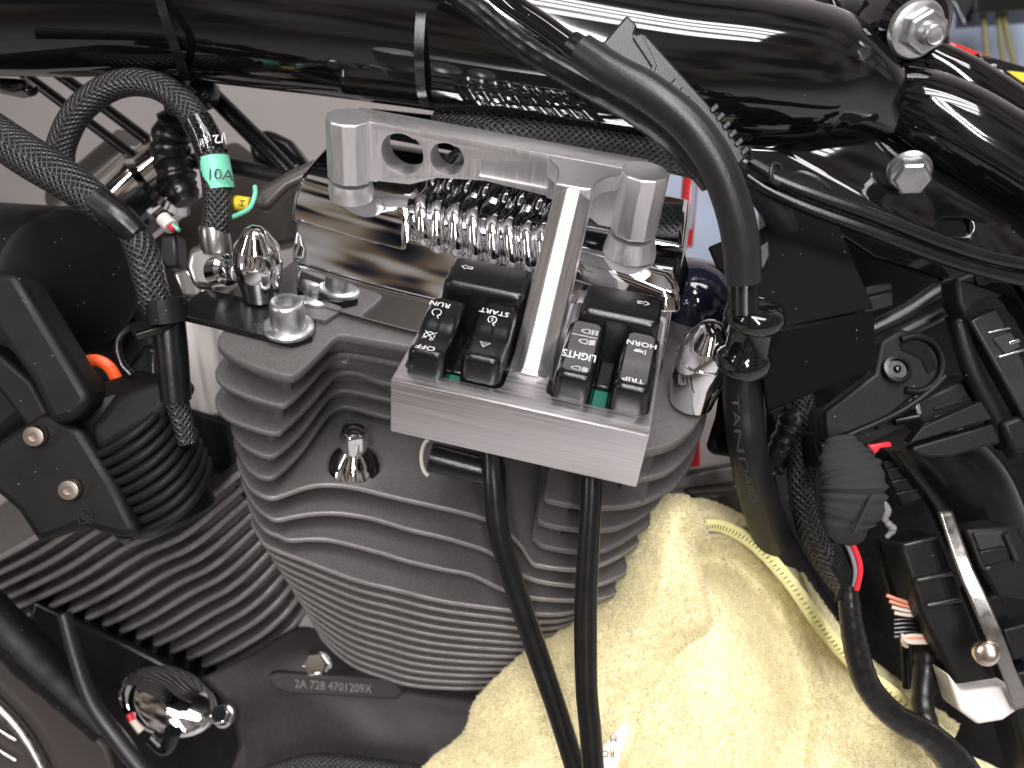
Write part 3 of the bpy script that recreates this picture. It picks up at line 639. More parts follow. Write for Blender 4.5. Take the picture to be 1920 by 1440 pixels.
lathe('barrel', A(868, 232, .352), CX * .9 - CY * .35, [(.005, 0), (.0055, .001), (.0055, .008), (.0045, .009), (.0045, .016)], 'chrome', cbm, 32)
for k in range(3): lathe('bead', A(900 + k * 16, 236 + k * 5, .346), CZ + CY * .5, [(.0005, -.002), (.0022, -.001), (.0024, 0), (.0016, .0012), (.0003, .0018)], 'chrome', cbm, 20, 60)
# cable ties round the tube
def tie(pp, label):
    t_ = thing('cable_tie', label, 'cable tie', A(*pp[len(pp) // 2]), 'cable ties on the frame tube')
    pts = [A(*q) for q in pp]; vs, fs = [], []
    w_ = PX(9, .31) * CX
    q = crom([list(p) for p in pts], 8)
    for p in q:
        p = V(p); o_ = CZ * .0007; vs += [p - w_, p + w_, p + w_ + o_, p - w_ + o_]
    for i in range(len(q) - 1):
        for j in range(4): fs.append((4 * i + j, 4 * i + (j + 1) % 4, 4 * i + 4 + (j + 1) % 4, 4 * i + 4 + j))
    outward(mk('band', vs, fs, 'satin', t_, 30))
    return t_
tie([(296, -20, .3085), (306, 20, .3075), (322, 70, .3105), (336, 110, .3165), (344, 136, .325), (346, 148, .334)], 'black cable tie crossing the frame tube above the braided hose')
tie([(792, -10, .3075), (788, 40, .3035), (786, 100, .3055), (788, 150, .312), (792, 182, .319), (798, 202, .330)], 'black cable tie round the frame tube above the aluminium crossbar')
# harness under the tube
tag(ptube('wiring_harness', [(820, 232, .345), (930, 246, .335), (1060, 256, .335), (1180, 274, .335), (1300, 300, .335), (1400, 330, .337)], [26, 32, 34, 34, 34, 32], 'braid2', seg=32), 'black braided harness under the frame tube behind the crossbar', 'wiring harness')
tag(ptube('heat_shrink_sleeve', [(800, -50, .285), (850, -14, .284), (900, 22, .282), (950, 64, .280), (1000, 100, .278), (1050, 130, .276), (1100, 158, .276), (1160, 192, .277), (1220, 232, .280), (1275, 282, .285), (1330, 345, .29)], [19, 20, 22, 21, 23, 22, 24, 23, 22, 20, 18], 'tape', seg=24, wob=.045, per=6), 'crinkled black sleeve running diagonally beneath the thick grey cable', 'cable')
cb_ = thing('control_cable', 'thick dark grey sheathed cable curving down in front of the frame', 'cable', A(1395, 520, .262))
ptube('inner_tube', [(900, -40, .268), (960, 8, .264), (1025, 52, .261), (1090, 100, .258)], 21, 'gloss', cb_, seg=28)
ptube('collar', [(1072, 84, .2595), (1094, 98, .258)], 26, 'satin', cb_, seg=28)
ptube('sheath', [(1090, 96, .257), (1150, 136, .254), (1215, 172, .252), (1290, 232, .251), (1342, 304, .252), (1374, 385, .255), (1390, 460, .259), (1394, 528, .263)], [33, 34, 35, 35, 35, 35, 35, 34], 'sheath', cb_, seg=36, per=10)
ptube('lower_tube', [(1394, 515, .268), (1394, 590, .270)], 28, 'wire', cb_, seg=28)
gr = thing('rubber_grommet', 'glossy black rubber grommet gripping the cable beside the coil cover', 'grommet', A(1394, 690, .28))
gx = (E3 + CY * .2).normalized()
lathe('grommet', A(1392, 688, .283), gx, [(PX(50, .28), 0), (PX(53, .28), .0012), (PX(52, .28), .0045), (PX(46, .28), .0062), (PX(41, .28), .0072), (PX(41, .28), .0150), (PX(48, .28), .0160), (PX(55, .28), .0176), (PX(54, .28), .0205), (PX(47, .28), .0225), (PX(33, .28), .0232), (PX(28, .28), .0225)], 'gloss', gr, 56, 50)
slab('clamp', [(1440, 600), (1455, 590), (1453, 640), (1438, 690), (1420, 650)], .283, .008, 'gloss', gr, .001)
slab('clamp', [(1322, 606), (1340, 600), (1346, 640), (1330, 636)], .283, .006, 'gloss', gr, .001)
hp = [(1392, 676, .288), (1394, 760, .291), (1404, 850, .296), (1428, 950, .325), (1470, 1050, .37), (1540, 1170, .42)]
hose = thing('rubber_hose', 'black rubber hose with grey print below the grommet, beside the towel', 'hose', A(1540, 1170, .35))
ptube('hose', hp, [37, 37, 36, 36, 38, 40], 'rubber', hose, seg=36)
def hose_print(txt, path, rpx, ang, s0, s1, size, m, parent, lift=.0003):
    q = [V(p) for p in crom([list(A(*p)) for p in path], 30)]; ln = [0]
    for i in range(1, len(q)): ln.append(ln[-1] + (q[i] - q[i - 1]).length)
    rad = PX(rpx, path[0][2]); v, f = text_mesh(txt, size); x0 = min(a for a, b in v); x1 = max(a for a, b in v)
    def fn(u, w_):
        s = (s0 + (s1 - s0) * (u - x0) / (x1 - x0)) * ln[-1]; i = min(max(np.searchsorted(ln, s), 1), len(q) - 1)
        p = q[i - 1].lerp(q[i], (s - ln[i - 1]) / max(1e-9, ln[i] - ln[i - 1])); t_ = (q[i] - q[i - 1]).normalized()
        n_ = (CZ - t_ * CZ.dot(t_)).normalized(); b_ = t_.cross(n_); a = ang - w_ / rad
        dr = n_ * math.cos(a) + b_ * math.sin(a); return p + dr * rad, dr
    print_on('lettering', (v, f), fn, m, parent, lift)
hose_print('TANDARD  LOW', hp, 37, R(38), .05, .40, .0034, 'grey_print', hose)
# flat rubber strap with teeth
sr = thing('rubber_strap', 'flat dark grey toothed strap sticking up behind the thick cable', 'strap', A(1390, 300, .285))
slab('strap', [(1128, 82), (1176, 27), (1196, 47), (1190, 62), (1210, 62), (1330, 196), (1402, 292), (1378, 318), (1250, 190)], .276, .006, 'sheath', sr, .0008)
for i in range(6):
    x, y = 1330 + i * 11.5, 204 + i * 16; slab('tooth', [(x, y), (x + 14, y - 12), (x + 20, y - 4), (x + 6, y + 9)], .2755, .004, 'sheath', sr, .0004)
for i in range(4):
    x, y = 1252 + i * 14, 160 + i * 16; slab('rib', [(x, y), (x + 13, y - 14), (x + 15, y - 12), (x + 2, y + 2)], .2755, .002, 'sheath', sr, .0002)
slab('notch_plate', [(1186, 70), (1204, 62), (1232, 122), (1224, 146), (1212, 140), (1222, 124)], .2752, .002, 'sheath', sr, .0003)
tag(ptube('thin_cable', [(1370, 292, .29), (1440, 330, .289), (1520, 362, .288), (1640, 405, .288), (1760, 452, .29), (1860, 484, .292), (1960, 502, .294)], 12.5, 'wire', seg=20), 'slim black cable running right below the frame bolt, upper of a pair', 'cable', 'pair of slim cables at right')
tag(ptube('thin_cable', [(1400, 330, .292), (1440, 356, .2915), (1520, 392, .2905), (1640, 436, .29), (1760, 482, .292), (1860, 512, .294), (1960, 532, .296)], 12.5, 'wire', seg=20), 'slim black cable running right below the frame bolt, lower of a pair', 'cable', 'pair of slim cables at right')
tag(ptube('rubber_elbow', [(1370, 318, .302), (1420, 346, .300), (1452, 384, .303), (1470, 430, .31)], [30, 32, 32, 30], 'sheath', seg=28), 'short thick dark hose end behind the bend of the grey cable', 'hose')
cl = thing('cable_clip', 'dark grey plastic clip joining the two slim cables', 'clip', A(1430, 315, .285))
def ringp(name, px, py, d, r, ax, m, parent, rt=.0006, a0=0, a1=300):
    o_ = A(px, py, d); ax = V(ax).normalized(); x = (CX - ax * CX.dot(ax)).normalized(); y = ax.cross(x)
    return tube(name, [o_ + (x * math.cos(R(a)) + y * math.sin(R(a))) * r for a in np.linspace(a0, a1, 14)], rt, m, parent, seg=8, per=3)
ringp('loop', 1398, 297, .286, PX(19, .286), CZ + CX * .8, 'sheath', cl, .0009); ringp('loop', 1456, 326, .286, PX(19, .286), CZ + CX * .8, 'sheath', cl, .0009, 40, 340)
slab('bridge', [(1402, 302), (1416, 296), (1458, 320), (1446, 330)], .2835, .003, 'sheath', cl, .0005)
tag(ptube('tie_tail', [(1478, 332, .291), (1500, 324, .289), (1530, 334, .288), (1556, 354, .289)], 5, 'sheath', seg=10, squash=.4), 'thin curved tie tail above the slim cables', 'cable tie')
# ------------------------------------------------------------------ coil cover
cv = thing('coil_cover', 'matt black folded plastic cover to the right of the grommet', 'cover', A(1540, 700, .30))
slab('top_panel', [(1405, 446, .305), (1500, 374, .315), (1530, 366, .317), (1560, 388, .314), (1640, 578, .290), (1446, 617, .276), (1404, 560, .285)], 0, .003, 'matte', cv, .0008)
slab('front_panel', [(1448, 620, .2765), (1640, 581, .2905), (1643, 690, .298), (1440, 772, .286), (1430, 700, .280)], 0, .003, 'matte', cv, .0008)
slab('flap', [(1330, 462, .300), (1402, 432, .305), (1404, 540, .30), (1346, 500, .297)], 0, .003, 'matte', cv, .0006)
slab('hook', [(1440, 772, .287), (1476, 758, .288), (1452, 790, .288), (1446, 775, .287)], 0, .004, 'matte', cv, .0006)
slab('latch', [(1418, 466), (1442, 450), (1444, 480), (1432, 506), (1418, 500)], .290, .003, 'sheath', cv, .0006)
tag(slab('rubber_flap', [(1352, 730), (1392, 700), (1400, 855), (1375, 858), (1330, 852), (1328, 835), (1345, 780)], .315, .006, 'matte', bv=.003, seg=3), 'black rounded flap hanging behind the printed hose', 'flap')
# ------------------------------------------------------------------ things glimpsed behind
tag(lathe('dark_dome', A(1300, 560, .36), (E3 + CZ * .2), [(.017, -.02), (.018, 0), (.0168, .006), (.0125, .012), (.006, .015), (.001, .016)], 'navy', seg=48, sm=60), 'glossy dome coloured like its dark reflections, behind the chrome cap and grey cable', 'cover')  # dark mirroring of the chrome dome is put into the navy colour
rb = thing('red_pipe', 'blurred red rounded bar behind the right end of the crossbar', 'bar', A(1290, 470, .55))
ptube('bar', [(1296, 310, .55), (1290, 390, .55), (1284, 462, .55)], 15, 'red_gloss', rb, seg=20)
ptube('core', [(1303, 300, .545), (1298, 390, .545), (1292, 430, .545)], 5, 'bluegrey', rb, seg=12)
tag(slab('storage_panel', [(1180, 240), (1420, 240), (1420, 520), (1180, 520)], .85, .02, 'bluegrey'), 'blue-grey panel glimpsed between crossbar boss and thick cable', 'panel')
tag(slab('storage_panel', [(1740, -60), (2000, -60), (2000, 190), (1740, 190)], 1.0, .02, 'bluegrey'), 'blurred blue-grey panel in the top right corner', 'panel')
for i, (a, b) in enumerate((((1840, -20), (1852, 118)), ((1868, -20), (1882, 122)), ((1880, 20), (1904, 128)))):
    tag(ptube('hanging_cord', [(a[0], a[1], .9), ((a[0] + b[0]) / 2 - 1, (a[1] + b[1]) / 2, .9), (b[0], b[1], .9)], 5, 'olive', seg=10), ['left', 'middle', 'right'][i] + ' one of three blurred dark cords in the top right corner', 'cord', 'cords in the corner')
tag(slab('dark_bin', [(1828, -60), (1990, -60), (1990, 12), (1828, 24)], .88, .04, 'satin'), 'blurred dark bin above the cords at top right', 'bin')
tag(ptube('blue_hose', [(1780, -10, .9), (1800, 30, .9), (1812, 46, .9), (1830, 20, .9)], 6, 'navy', seg=12), 'blurred dark blue loop left of the cords', 'hose')
tk = thing('fuel_tank', 'red and black painted tank edge with gold lettering at the far right', 'tank', A(1880, 140, .42))
slab('red_panel', [(1772, 74), (1800, 82), (1870, 110), (1860, 140), (1845, 135)], .42, .01, 'red_gloss', tk, .001)
slab('black_panel', [(1832, 98), (1960, 134), (1960, 220), (1850, 136)], .416, .012, 'gloss', tk, .001)
slab('gold_panel', [(1888, 132), (1960, 140), (1960, 170), (1915, 152)], .4155, .002, M['yellow'], tk, .0004)
ringp('emblem', 1872, 142, .4150, PX(9, .415), CZ, 'whiteplastic', tk, .0006, 0, 300)
ringp('emblem', 1862, 134, .4150, PX(12, .415), CZ, 'whiteplastic', tk, .0004, 60, 220)
# ================================================================== left side
bh = thing('braided_hose', 'looped black braided hose with green 10A tag at upper left', 'hose', A(405, 470, .33))
hl = [(112, 330, .345), (116, 270, .342), (150, 205, .338), (215, 160, .335), (285, 158, .333), (345, 195, .331), (385, 260, .330), (404, 330, .331), (408, 400, .333), (402, 440, .335)]
ptube('hose', hl, [26, 26, 26, 26, 26, 27, 27, 27, 27, 27], 'braid', bh, seg=36, per=12)
def sleeve(name, pp, rpx, m): return ptube(name, pp, rpx, m, bh, seg=36, cap=False)
sleeve('tag', [(400, 296, .3305), (406, 326, .331), (411, 355, .3318)], [29, 29, 28.5], 'green')
sleeve('clear_sleeve', [(370, 228, .3305), (386, 258, .330), (398, 290, .3303)], [29, 29, 29], 'clear')
def card(txt, px, py, d, size, m, parent, rot=0, r=.006, sx=1):
    """lettering wrapped round an upright hose of radius r"""
    v, f = text_mesh(txt, size); o_ = A(px, py, d); ca, sa = math.cos(rot), math.sin(rot); X, Y = CX * ca + CY * sa, CY * ca - CX * sa
    def fn(u, w_):
        a = u * sx / r; return o_ + X * math.sin(a) * r + Y * w_ - CZ * (1 - math.cos(a)) * r, (CZ * math.cos(a) + X * math.sin(a)).normalized()
    print_on('lettering', (v, f), fn, m, parent, .0007)
card('·10A', 408, 328, .3249, .0058, 'dark_print', bh, R(-2))
card('j/2 sim', 392, 264, .3240, .0048, 'white', bh, R(196))
lathe('ferrule', A(406, 470, .337), (CY + CZ * .35), [(.0058, 0), (.0060, .002), (.0058, .0085), (.0054, .010)], 'steel', bh, 36)
fi = thing('metal_fitting', 'silver hydraulic block below the braided hose', 'fitting', A(390, 520, .345))
slab('body', [(352, 462), (392, 450), (436, 472), (432, 520), (400, 545), (360, 540), (345, 500)], .335, .018, 'steel', fi, .003, seg=4)
slab('lower_bracket', [(320, 510), (350, 500), (395, 540), (380, 560), (340, 560)], .345, .012, 'steel', fi, .002, seg=3)
lathe('plug', A(418, 508, .332), (CX * .7 + CZ * .6), [(.006, -.004), (.006, .003), (.0045, .004), (.0045, .007), (.001, .0075)], 'chrome', fi, 32)
tag(slab('wire_connector', [(300, 440), (330, 438), (334, 500), (312, 506), (296, 480)], .352, .012, 'sheath', bv=.0015), 'dark connector block left of the silver fitting', 'connector')
wc = thing('wire_end', 'pale cable end with red and green wires left of the fitting', 'cable', A(318, 425, .35))
ptube('jacket', [(306, 410, .352), (322, 426, .350)], 14, 'whiteplastic', wc, seg=20)
ptube('wire', [(318, 424, .349), (326, 432, .348)], 5, 'red', wc, seg=10); ptube('wire', [(324, 422, .349), (336, 432, .348)], 4, 'green', wc, seg=10)
yt = tag(lathe('yellow_tag', A(440, 380, .338), CX * 1 - CY * .15, [(.0028, 0), (.003, .0004), (.003, .0058), (.0026, .0062)], 'yellow', seg=24), 'small yellow wire marker beside the black braided hose end', 'tag')
card('H', 455, 381, .3350, .0034, 'dark_print', yt, R(80), .004)
gw = tag(ptube('green_wire', [(428, 410, .336), (448, 402, .333), (468, 390, .331), (478, 366, .331), (478, 350, .334)], 4.5, 'green', seg=12), 'thin green wire curling behind the left chrome cap', 'wire')
# broad loom across the left edge
lm = thing('wiring_loom', 'black braided wiring loom sloping down from the left edge', 'wiring harness', A(300, 640, .31))
ptube('sleeve', [(-60, 215, .315), (40, 285, .312), (120, 335, .309), (190, 385, .307), (240, 425, .307)], [36, 40, 38, 32, 26], 'braid2', lm, seg=32)
ptube('tape_wrap', [(180, 376, .3065), (225, 410, .306), (258, 440, .307)], [30, 29, 24], 'tape', lm, seg=28)
ptube('lower_sleeve', [(240, 420, .308), (266, 470, .310), (282, 530, .312), (300, 590, .315)], [26, 30, 30, 26], 'braid2', lm, seg=28)
ptube('boot', [(306, 560, .3135), (314, 605, .315)], [34, 36], 'plastic', lm, seg=24)
ptube('glossy_sleeve', [(316, 600, .319), (322, 660, .321), (330, 750, .324)], [30, 30, 28], 'wire', lm, seg=28)
ptube('tail', [(330, 745, .326), (342, 790, .328), (352, 830, .33)], [22, 20, 18], 'braid2', lm, seg=24)
# canister
ca = thing('canister', 'large matt black cylindrical canister at the left edge', 'canister', A(60, 640, .345))
axc = (E3 * .35 + CX * .75 - CY * .42 + CZ * .35).normalized()
lathe('body', A(70, 520, .375) - axc * .07, axc, [(.030, 0), (.0315, .001), (.0315, .098), (.0300, .1015), (.027, .103), (.005, .1032)], 'plastic', ca, 64, 40)
# ribbed plug and its holder
rp = thing('ribbed_connector', 'black ribbed rubber boot at left with two brass-coloured screws', 'connector', A(300, 1000, .34))
a0, a1 = A(225, 745, .345), A(318, 985, .356); axr = (a1 - a0).normalized(); ln_ = (a1 - a0).length
lathe('boot_core', a0, axr, [(.012, -.008), (.0195, -.003), (.0205, .003), (.0205, ln_ - .004), (.013, ln_)], 'rubber', rp, 48, 40)
RA = [(150, 866, .3310), (200, 846, .3225), (245, 818, .3200), (285, 785, .3240), (312, 750, .3330), (322, 720, .345)]
RB = [(250, 1000, .3330), (290, 988, .3260), (330, 966, .3245), (362, 936, .3280), (384, 898, .3370), (390, 862, .348)]
for i in range(9):
    t = i / 8; pth = [tuple(p * (1 - t) + q * t for p, q in zip(u, v)) for u, v in zip(RA, RB)]
    ptube('ridge', pth, [8.5, 9, 9.2, 9.2, 9, 8], 'rubber', rp, seg=16, per=8)
slab('top_shell', [(160, 800), (210, 735), (300, 705), (345, 720), (300, 790), (180, 862)], .324, .02, 'rubber', rp, .005, seg=4)
slab('housing', [(-40, 850), (80, 770), (150, 800), (215, 905), (262, 1000), (230, 1012), (150, 990), (70, 1022), (30, 960), (-40, 900)], .322, .03, 'plastic', rp, .004, seg=4)
slab('band', [(-30, 500), (30, 510), (165, 735), (172, 752), (140, 785), (95, 800), (60, 720), (-30, 590)], .314, .018, 'plastic', rp, .0035, seg=4)
slab('rail', [(-30, 640), (60, 715), (120, 830), (85, 850), (-30, 700)], .330, .014, 'plastic', rp, .002)
for px, py in ((67, 817), (132, 917)):
    o_ = A(px, py, .3205); ax_ = (CZ + CX * .1 - CY * .1)
    sc_ = lathe('screw', o_, ax_, [(PX(21, .32), 0), (PX(21, .32), .0012), (PX(18, .32), .0022), (PX(10, .32), .0024)], 'gold', rp, 36)
    c = hexa('c', o_ + V(ax_).normalized() * .0010, ax_, PX(9, .32), .004, 'gold'); c.modifiers.clear(); cut(sc_, [c])
# raised shield-and-bar emblem on the housing
eo = A(160, 968, .3213); ex_, ey_ = (CX * .8 - CY * .55).normalized(), (CX * .55 + CY * .8).normalized()
def em(pts): return [[(a * .0013, b * .0013) for a, b in q] for q in pts]
shield = [[(-2.2, 2.2), (0, 3.2), (2.2, 2.2), (2.6, .8)], [(2.2, -.9), (1.4, -2.2), (0, -3.2), (-1.4, -2.2), (-2.2, -.9)], [(-2.6, .8), (-2.2, 2.2)], [(-4, .8), (4, .8), (4, -.8), (-4, -.8), (-4, .8)], [(-3.2, -.2), (-2.4, .3), (-1.6, -.2), (-.8, .3), (0, -.2), (.8, .3), (1.6, -.2), (2.4, .3), (3.2, -.2)]]
print_on('emblem', strokes(em(shield), .00055), lambda u, v: (eo + ex_ * u * .75 + ey_ * v * .75, CZ), 'sheath', rp, .0006)
tag(ptube('orange_loop', [(138, 705, .345), (152, 684, .342), (180, 676, .341), (206, 690, .342), (226, 726, .345)], [10, 12, 12, 12, 12], 'orange', seg=16, squash=.5, per=10), 'bright orange plastic loop behind the ribbed boot', 'plastic loop')
tag(ptube('wire_clip', [(300, 612, .330), (250, 612, .330), (222, 640, .330), (228, 680, .331), (246, 702, .332)], 7, 'wire', seg=14, per=10), 'thin black bent wire clip left of the glossy sleeve', 'clip')
tag(slab('small_plug', [(232, 690), (270, 640), (300, 650), (300, 740), (250, 735)], .345, .016, 'satin', bv=.003), 'small black plug between orange loop and glossy sleeve', 'connector')
tag(slab('clutter_backing', [(262, 335), (330, 300), (440, 262), (520, 322), (640, 322), (640, 430), (440, 480), (436, 575), (330, 600), (250, 520), (236, 430)], .50, .02, 'brownpl', bv=.003), 'dark slab added in place of the clutter behind the silver fitting and chrome nut', 'panel')  # plain slab added to keep the background dark here
# background behind the left side
tag(ptube('brake_cable', [(20, 120, .40), (120, 195, .40), (220, 270, .40), (320, 345, .40)], 10, 'wire', seg=16), 'black cable sloping behind the hose loop, lower of two', 'cable', 'cables behind the hose loop')
tag(ptube('brake_cable', [(90, 125, .405), (160, 175, .405), (260, 250, .405), (340, 310, .405)], 11, 'wire', seg=16), 'black cable sloping behind the hose loop, upper of two', 'cable', 'cables behind the hose loop')
tag(ptube('black_rod', [(370, 150, .38), (440, 220, .38), (520, 300, .38), (560, 345, .38)], [16, 17, 17, 16], 'satin', seg=20), 'black rod sloping down right of the hose tag', 'rod')
tag(ptube('black_rod', [(300, 300, .39), (400, 305, .385), (500, 325, .38), (600, 345, .375)], [14, 15, 15, 15], 'sheath', seg=20), 'dark rod running level behind the hose tag', 'rod')
tag(ptube('foam_pad', [(330, 150, .37), (345, 200, .372), (320, 260, .375), (330, 330, .378), (350, 380, .378)], [20, 30, 36, 34, 26], 'tape', seg=24, wob=.16, per=10), 'dark lumpy padded bundle inside the hose loop', 'bundle')
tag(slab('black_lug', [(350, 140), (402, 145), (396, 180), (372, 200), (348, 170)], .355, .012, 'satin', bv=.003), 'black lug hanging from the frame tube above the hose', 'bracket')
tag(slab('black_grip', [(460, 250), (500, 238), (545, 260), (580, 310), (540, 340), (470, 300)], .42, .03, 'satin', bv=.004, seg=3), 'blurred black knob behind the left boss', 'knob')
tag(slab('brown_lever', [(470, 372), (485, 352), (540, 318), (612, 286), (616, 318), (540, 352), (500, 392), (478, 392)], .345, .010, 'brownpl', bv=.003, seg=4), 'dark brown-black lever reaching up to the left boss', 'lever')
cy = thing('chrome_cylinder', 'blurred chrome cylinder inside the hose loop', 'cylinder', A(260, 400, .42))
axh = (CX * .75 + CY * .5 + CZ * .2).normalized()
lathe('barrel', A(215, 408, .42), axh, [(.020, 0), (.0205, .002), (.0205, .030), (.018, .033), (.018, .045)], 'chrome', cy, 48)
lathe('sleeve', A(150, 410, .46), axh, [(.021, 0), (.021, .05)], 'brownpl', cy, 40)
tag(slab('hinge_lug', [(-30, 140), (50, 146), (45, 165), (20, 170), (-30, 160)], .37, .012, 'gloss', bv=.002), 'black lug at the left end of the frame tube', 'bracket')
tag(slab('dark_shroud', [(-60, 600), (240, 560), (300, 640), (240, 760), (120, 720), (-60, 860)], .40, .02, 'plastic', bv=.004), 'dark panel behind the canister and orange loop', 'panel')
tag(slab('inner_cover', [(340, 590), (420, 610), (420, 780), (330, 790)], .40, .01, M['whiteplastic'], bv=.002), 'pale cover glimpsed left of the middle cylinder', 'cover')
tag(slab('dark_web', [(330, 760), (460, 800), (480, 960), (380, 860)], .395, .01, 'plastic', bv=.002), 'dark web between the two cylinders', 'panel')
# ------------------------------------------------------------------ lower left
cc_ = thing('crankcase', 'grey cast crankcase below the cylinders with raised number plate', 'engine case', A(650, 1400, .46))
loft('casting', [[(380, 1270, .455), (480, 1225, .455), (560, 1180, .46), (620, 1200, .463), (720, 1260, .463), (900, 1285, .465), (1060, 1230, .47)],
                 [(420, 1310, .452), (500, 1270, .446), (575, 1240, .444), (640, 1260, .448), (740, 1290, .452), (900, 1310, .455), (1060, 1290, .46)],
                 [(440, 1350, .452), (520, 1330, .446), (600, 1325, .442), (680, 1325, .445), (770, 1330, .45), (900, 1350, .452), (1060, 1350, .455)],
                 [(450, 1400, .452), (530, 1390, .446), (610, 1395, .445), (700, 1395, .442), (790, 1400, .446), (900, 1400, .45), (1060, 1410, .452)],
                 [(440, 1490, .452), (530, 1490, .448), (610, 1490, .447), (700, 1490, .445), (790, 1490, .446), (900, 1490, .45), (1060, 1490, .452)]], 'case', cc_, thick=.004)
slab('number_plate', [(500, 1268), (520, 1262), (735, 1272), (756, 1296), (745, 1312), (540, 1300), (515, 1290)], .437, .010, 'case', cc_, .001)
v_, f_ = text_mesh('2A 728 4701209X', .0062); po = A(625, 1287, .4368)
print_on('cast_number', (v_, f_), lambda u, v: (po + (CX - CY * .07) * u * .86 + CY * v, CZ), 'rim', cc_, .0004)
for px, py, d, r in ((595, 1250, .445, 27), (420, 1342, .44, 22)):
    flange_bolt(px, py, d, r, r * .85, .008, cc_, (E3 * .7 + CZ * .7).normalized(), 'chrome')
slab('rib', [(560, 1330), (600, 1325), (560, 1450), (520, 1450)], .446, .004, 'case', cc_, .0015); slab('edge', [(432, 1440), (475, 1350), (500, 1340), (480, 1460)], .449, .006, 'case', cc_, .001)
_d = lathe('chrome_disc', A(312, 1314, .44), (CZ * .92 + CX * .05 + CY * .38), [(.010, -.014), (.024, -.010), (.0262, -.004), (.0255, 0), (.021, .0022), (.011, .0042), (.001, .0048)], 'chrome', seg=64, sm=60)
_ax = (CX * .38 + CY * .92).normalized()
for v in _d.data.vertices: v.co -= _ax * v.co.dot(_ax) * .46                     # the cover is oval
tag(_d, 'oval chrome cover below the left cylinder', 'cover')
tag(ptube('vent_hose', [(120, 1150, .42), (145, 1240, .42), (175, 1320, .42), (225, 1390, .42), (290, 1470, .42)], [13, 14, 15, 17, 18], 'sheath', seg=24), 'grey-black hose running down the lower left', 'hose')
tag(ptube('corrugated_loom', [(-40, 1130, .43), (60, 1230, .43), (130, 1300, .43), (200, 1370, .43)], [40, 42, 34, 28], 'plastic', seg=28, wob=.05), 'dim dark loom in the lower left corner', 'wiring harness')
rf = thing('radiator', 'dark finned radiator block in the bottom left corner', 'radiator', A(100, 1400, .46))
slab('core', [(-60, 1180), (60, 1240), (200, 1400), (230, 1500), (-60, 1500)], .465, .02, 'brownpl', rf, .002)
for i in range(6):
    x, y = 66 + i * 16, 1272 + i * 18; slab('vane', [(x, y), (x + 22, y - 14), (x + 24, y - 8), (x + 4, y + 6)], .455, .006, 'sheath', rf, .0006)
rw_ = thing('wheel_rim', 'silver curved rim in the extreme bottom left corner', 'wheel', A(20, 1420, .47))
ptube('rim', [(-40, 1290, .46), (30, 1360, .46), (70, 1420, .46), (100, 1490, .46)], [11, 11, 11, 11], 'strapm', rw_, seg=20)
slab('hub_face', [(-60, 1330), (10, 1370), (60, 1440), (60, 1500), (-60, 1500)], .47, .004, M['whiteplastic'], rw_, .001)
for k in range(3): ptube('spoke', [(-20, 1320 + 38 * k, .462), (30, 1350 + 38 * k, .462)], 3, 'steel', rw_, seg=12)
tag(slab('dark_case', [(60, 1120), (330, 1250), (460, 1330), (440, 1500), (180, 1500), (150, 1330), (40, 1200)], .475, .03, 'satin', bv=.003), 'dark casing in the gap under the left cylinder', 'engine case')
bw = thing('wire_stub', 'cream wire with red tip below the chrome disc', 'wire', A(255, 1355, .43))
ptube('wire', [(246, 1348, .432), (264, 1372, .432)], 6, 'cream_wire', bw, seg=12); ptube('tip', [(243, 1338, .432), (248, 1350, .432)], 7, 'red', bw, seg=12)
tag(ptube('black_ring_tube', [(285, 1380, .43), (310, 1400, .43), (325, 1370, .428)], 16, 'satin', seg=24), 'short black tube below the chrome disc', 'tube')
tag(ptube('foot_hose', [(480, 1460, .42), (580, 1432, .42), (680, 1436, .42), (800, 1452, .42)], [16, 18, 17, 16], 'braid', seg=24), 'black braided line along the bottom edge', 'hose')
# ================================================================== electrics at right
tag(slab('backing_panel', [(1440, 230), (1980, 330), (1980, 1500), (1560, 1500), (1440, 900)], .42, .02, 'satin', bv=.004), 'black backing sheet added to darken the gaps behind the electrical parts at right', 'panel')  # added sheet, blocks the pale background behind slot and gaps
eb = thing('fuse_box', 'black plastic electrical caddy with slots and latch arm at right', 'electrical box', A(1700, 900, .33))
slab('cam_plate', [(1545, 772), (1640, 700), (1650, 640), (1690, 615), (1750, 640), (1775, 690), (1765, 720), (1720, 740), (1660, 790), (1550, 830)], .312, .008, 'plastic', eb, .0015, seg=3)
ringp('cam_rim', 1716, 682, .3105, PX(52, .31), CZ, 'plastic', eb, .0013, -110, 120)
lathe('pivot', A(1682, 692, .3105), CZ + CY * .35, [(PX(28, .31), 0), (PX(26, .31), .0010), (PX(19, .31), .0012), (PX(18, .31), -.0006), (PX(8, .31), -.0005), (PX(6, .31), .0012), (PX(2, .31), .0016)], 'satin', eb, 36)
slab('arc_slot', [(1690, 632), (1740, 650), (1758, 690), (1740, 700), (1728, 672), (1690, 655)], .3112, .001, 'satin', eb, .0002)
slab('shelf', [(1536, 770), (1560, 765), (1700, 720), (1720, 735), (1560, 830), (1536, 835)], .318, .012, 'plastic', eb, .001)
ptube('lip', [(1540, 838, .312), (1600, 812, .311), (1680, 776, .310), (1740, 736, .310), (1772, 705, .310)], 6, 'plastic', eb, seg=14)
slab('lower_tray', [(1525, 812), (1700, 770), (1700, 800), (1560, 870), (1530, 880)], .322, .014, 'plastic', eb, .001)
slab('side_block', [(1712, 755), (1830, 700), (1860, 760), (1850, 790), (1745, 815), (1722, 790)], .322, .016, 'plastic', eb, .0015)
for i in range(3):
    y = 752 + i * 17; slab('groove', [(1750, y + 12), (1826, y - 10), (1828, y - 3), (1752, y + 19)], .3214, .001, 'dark_print' if i == 1 else 'plastic', eb, .0003)
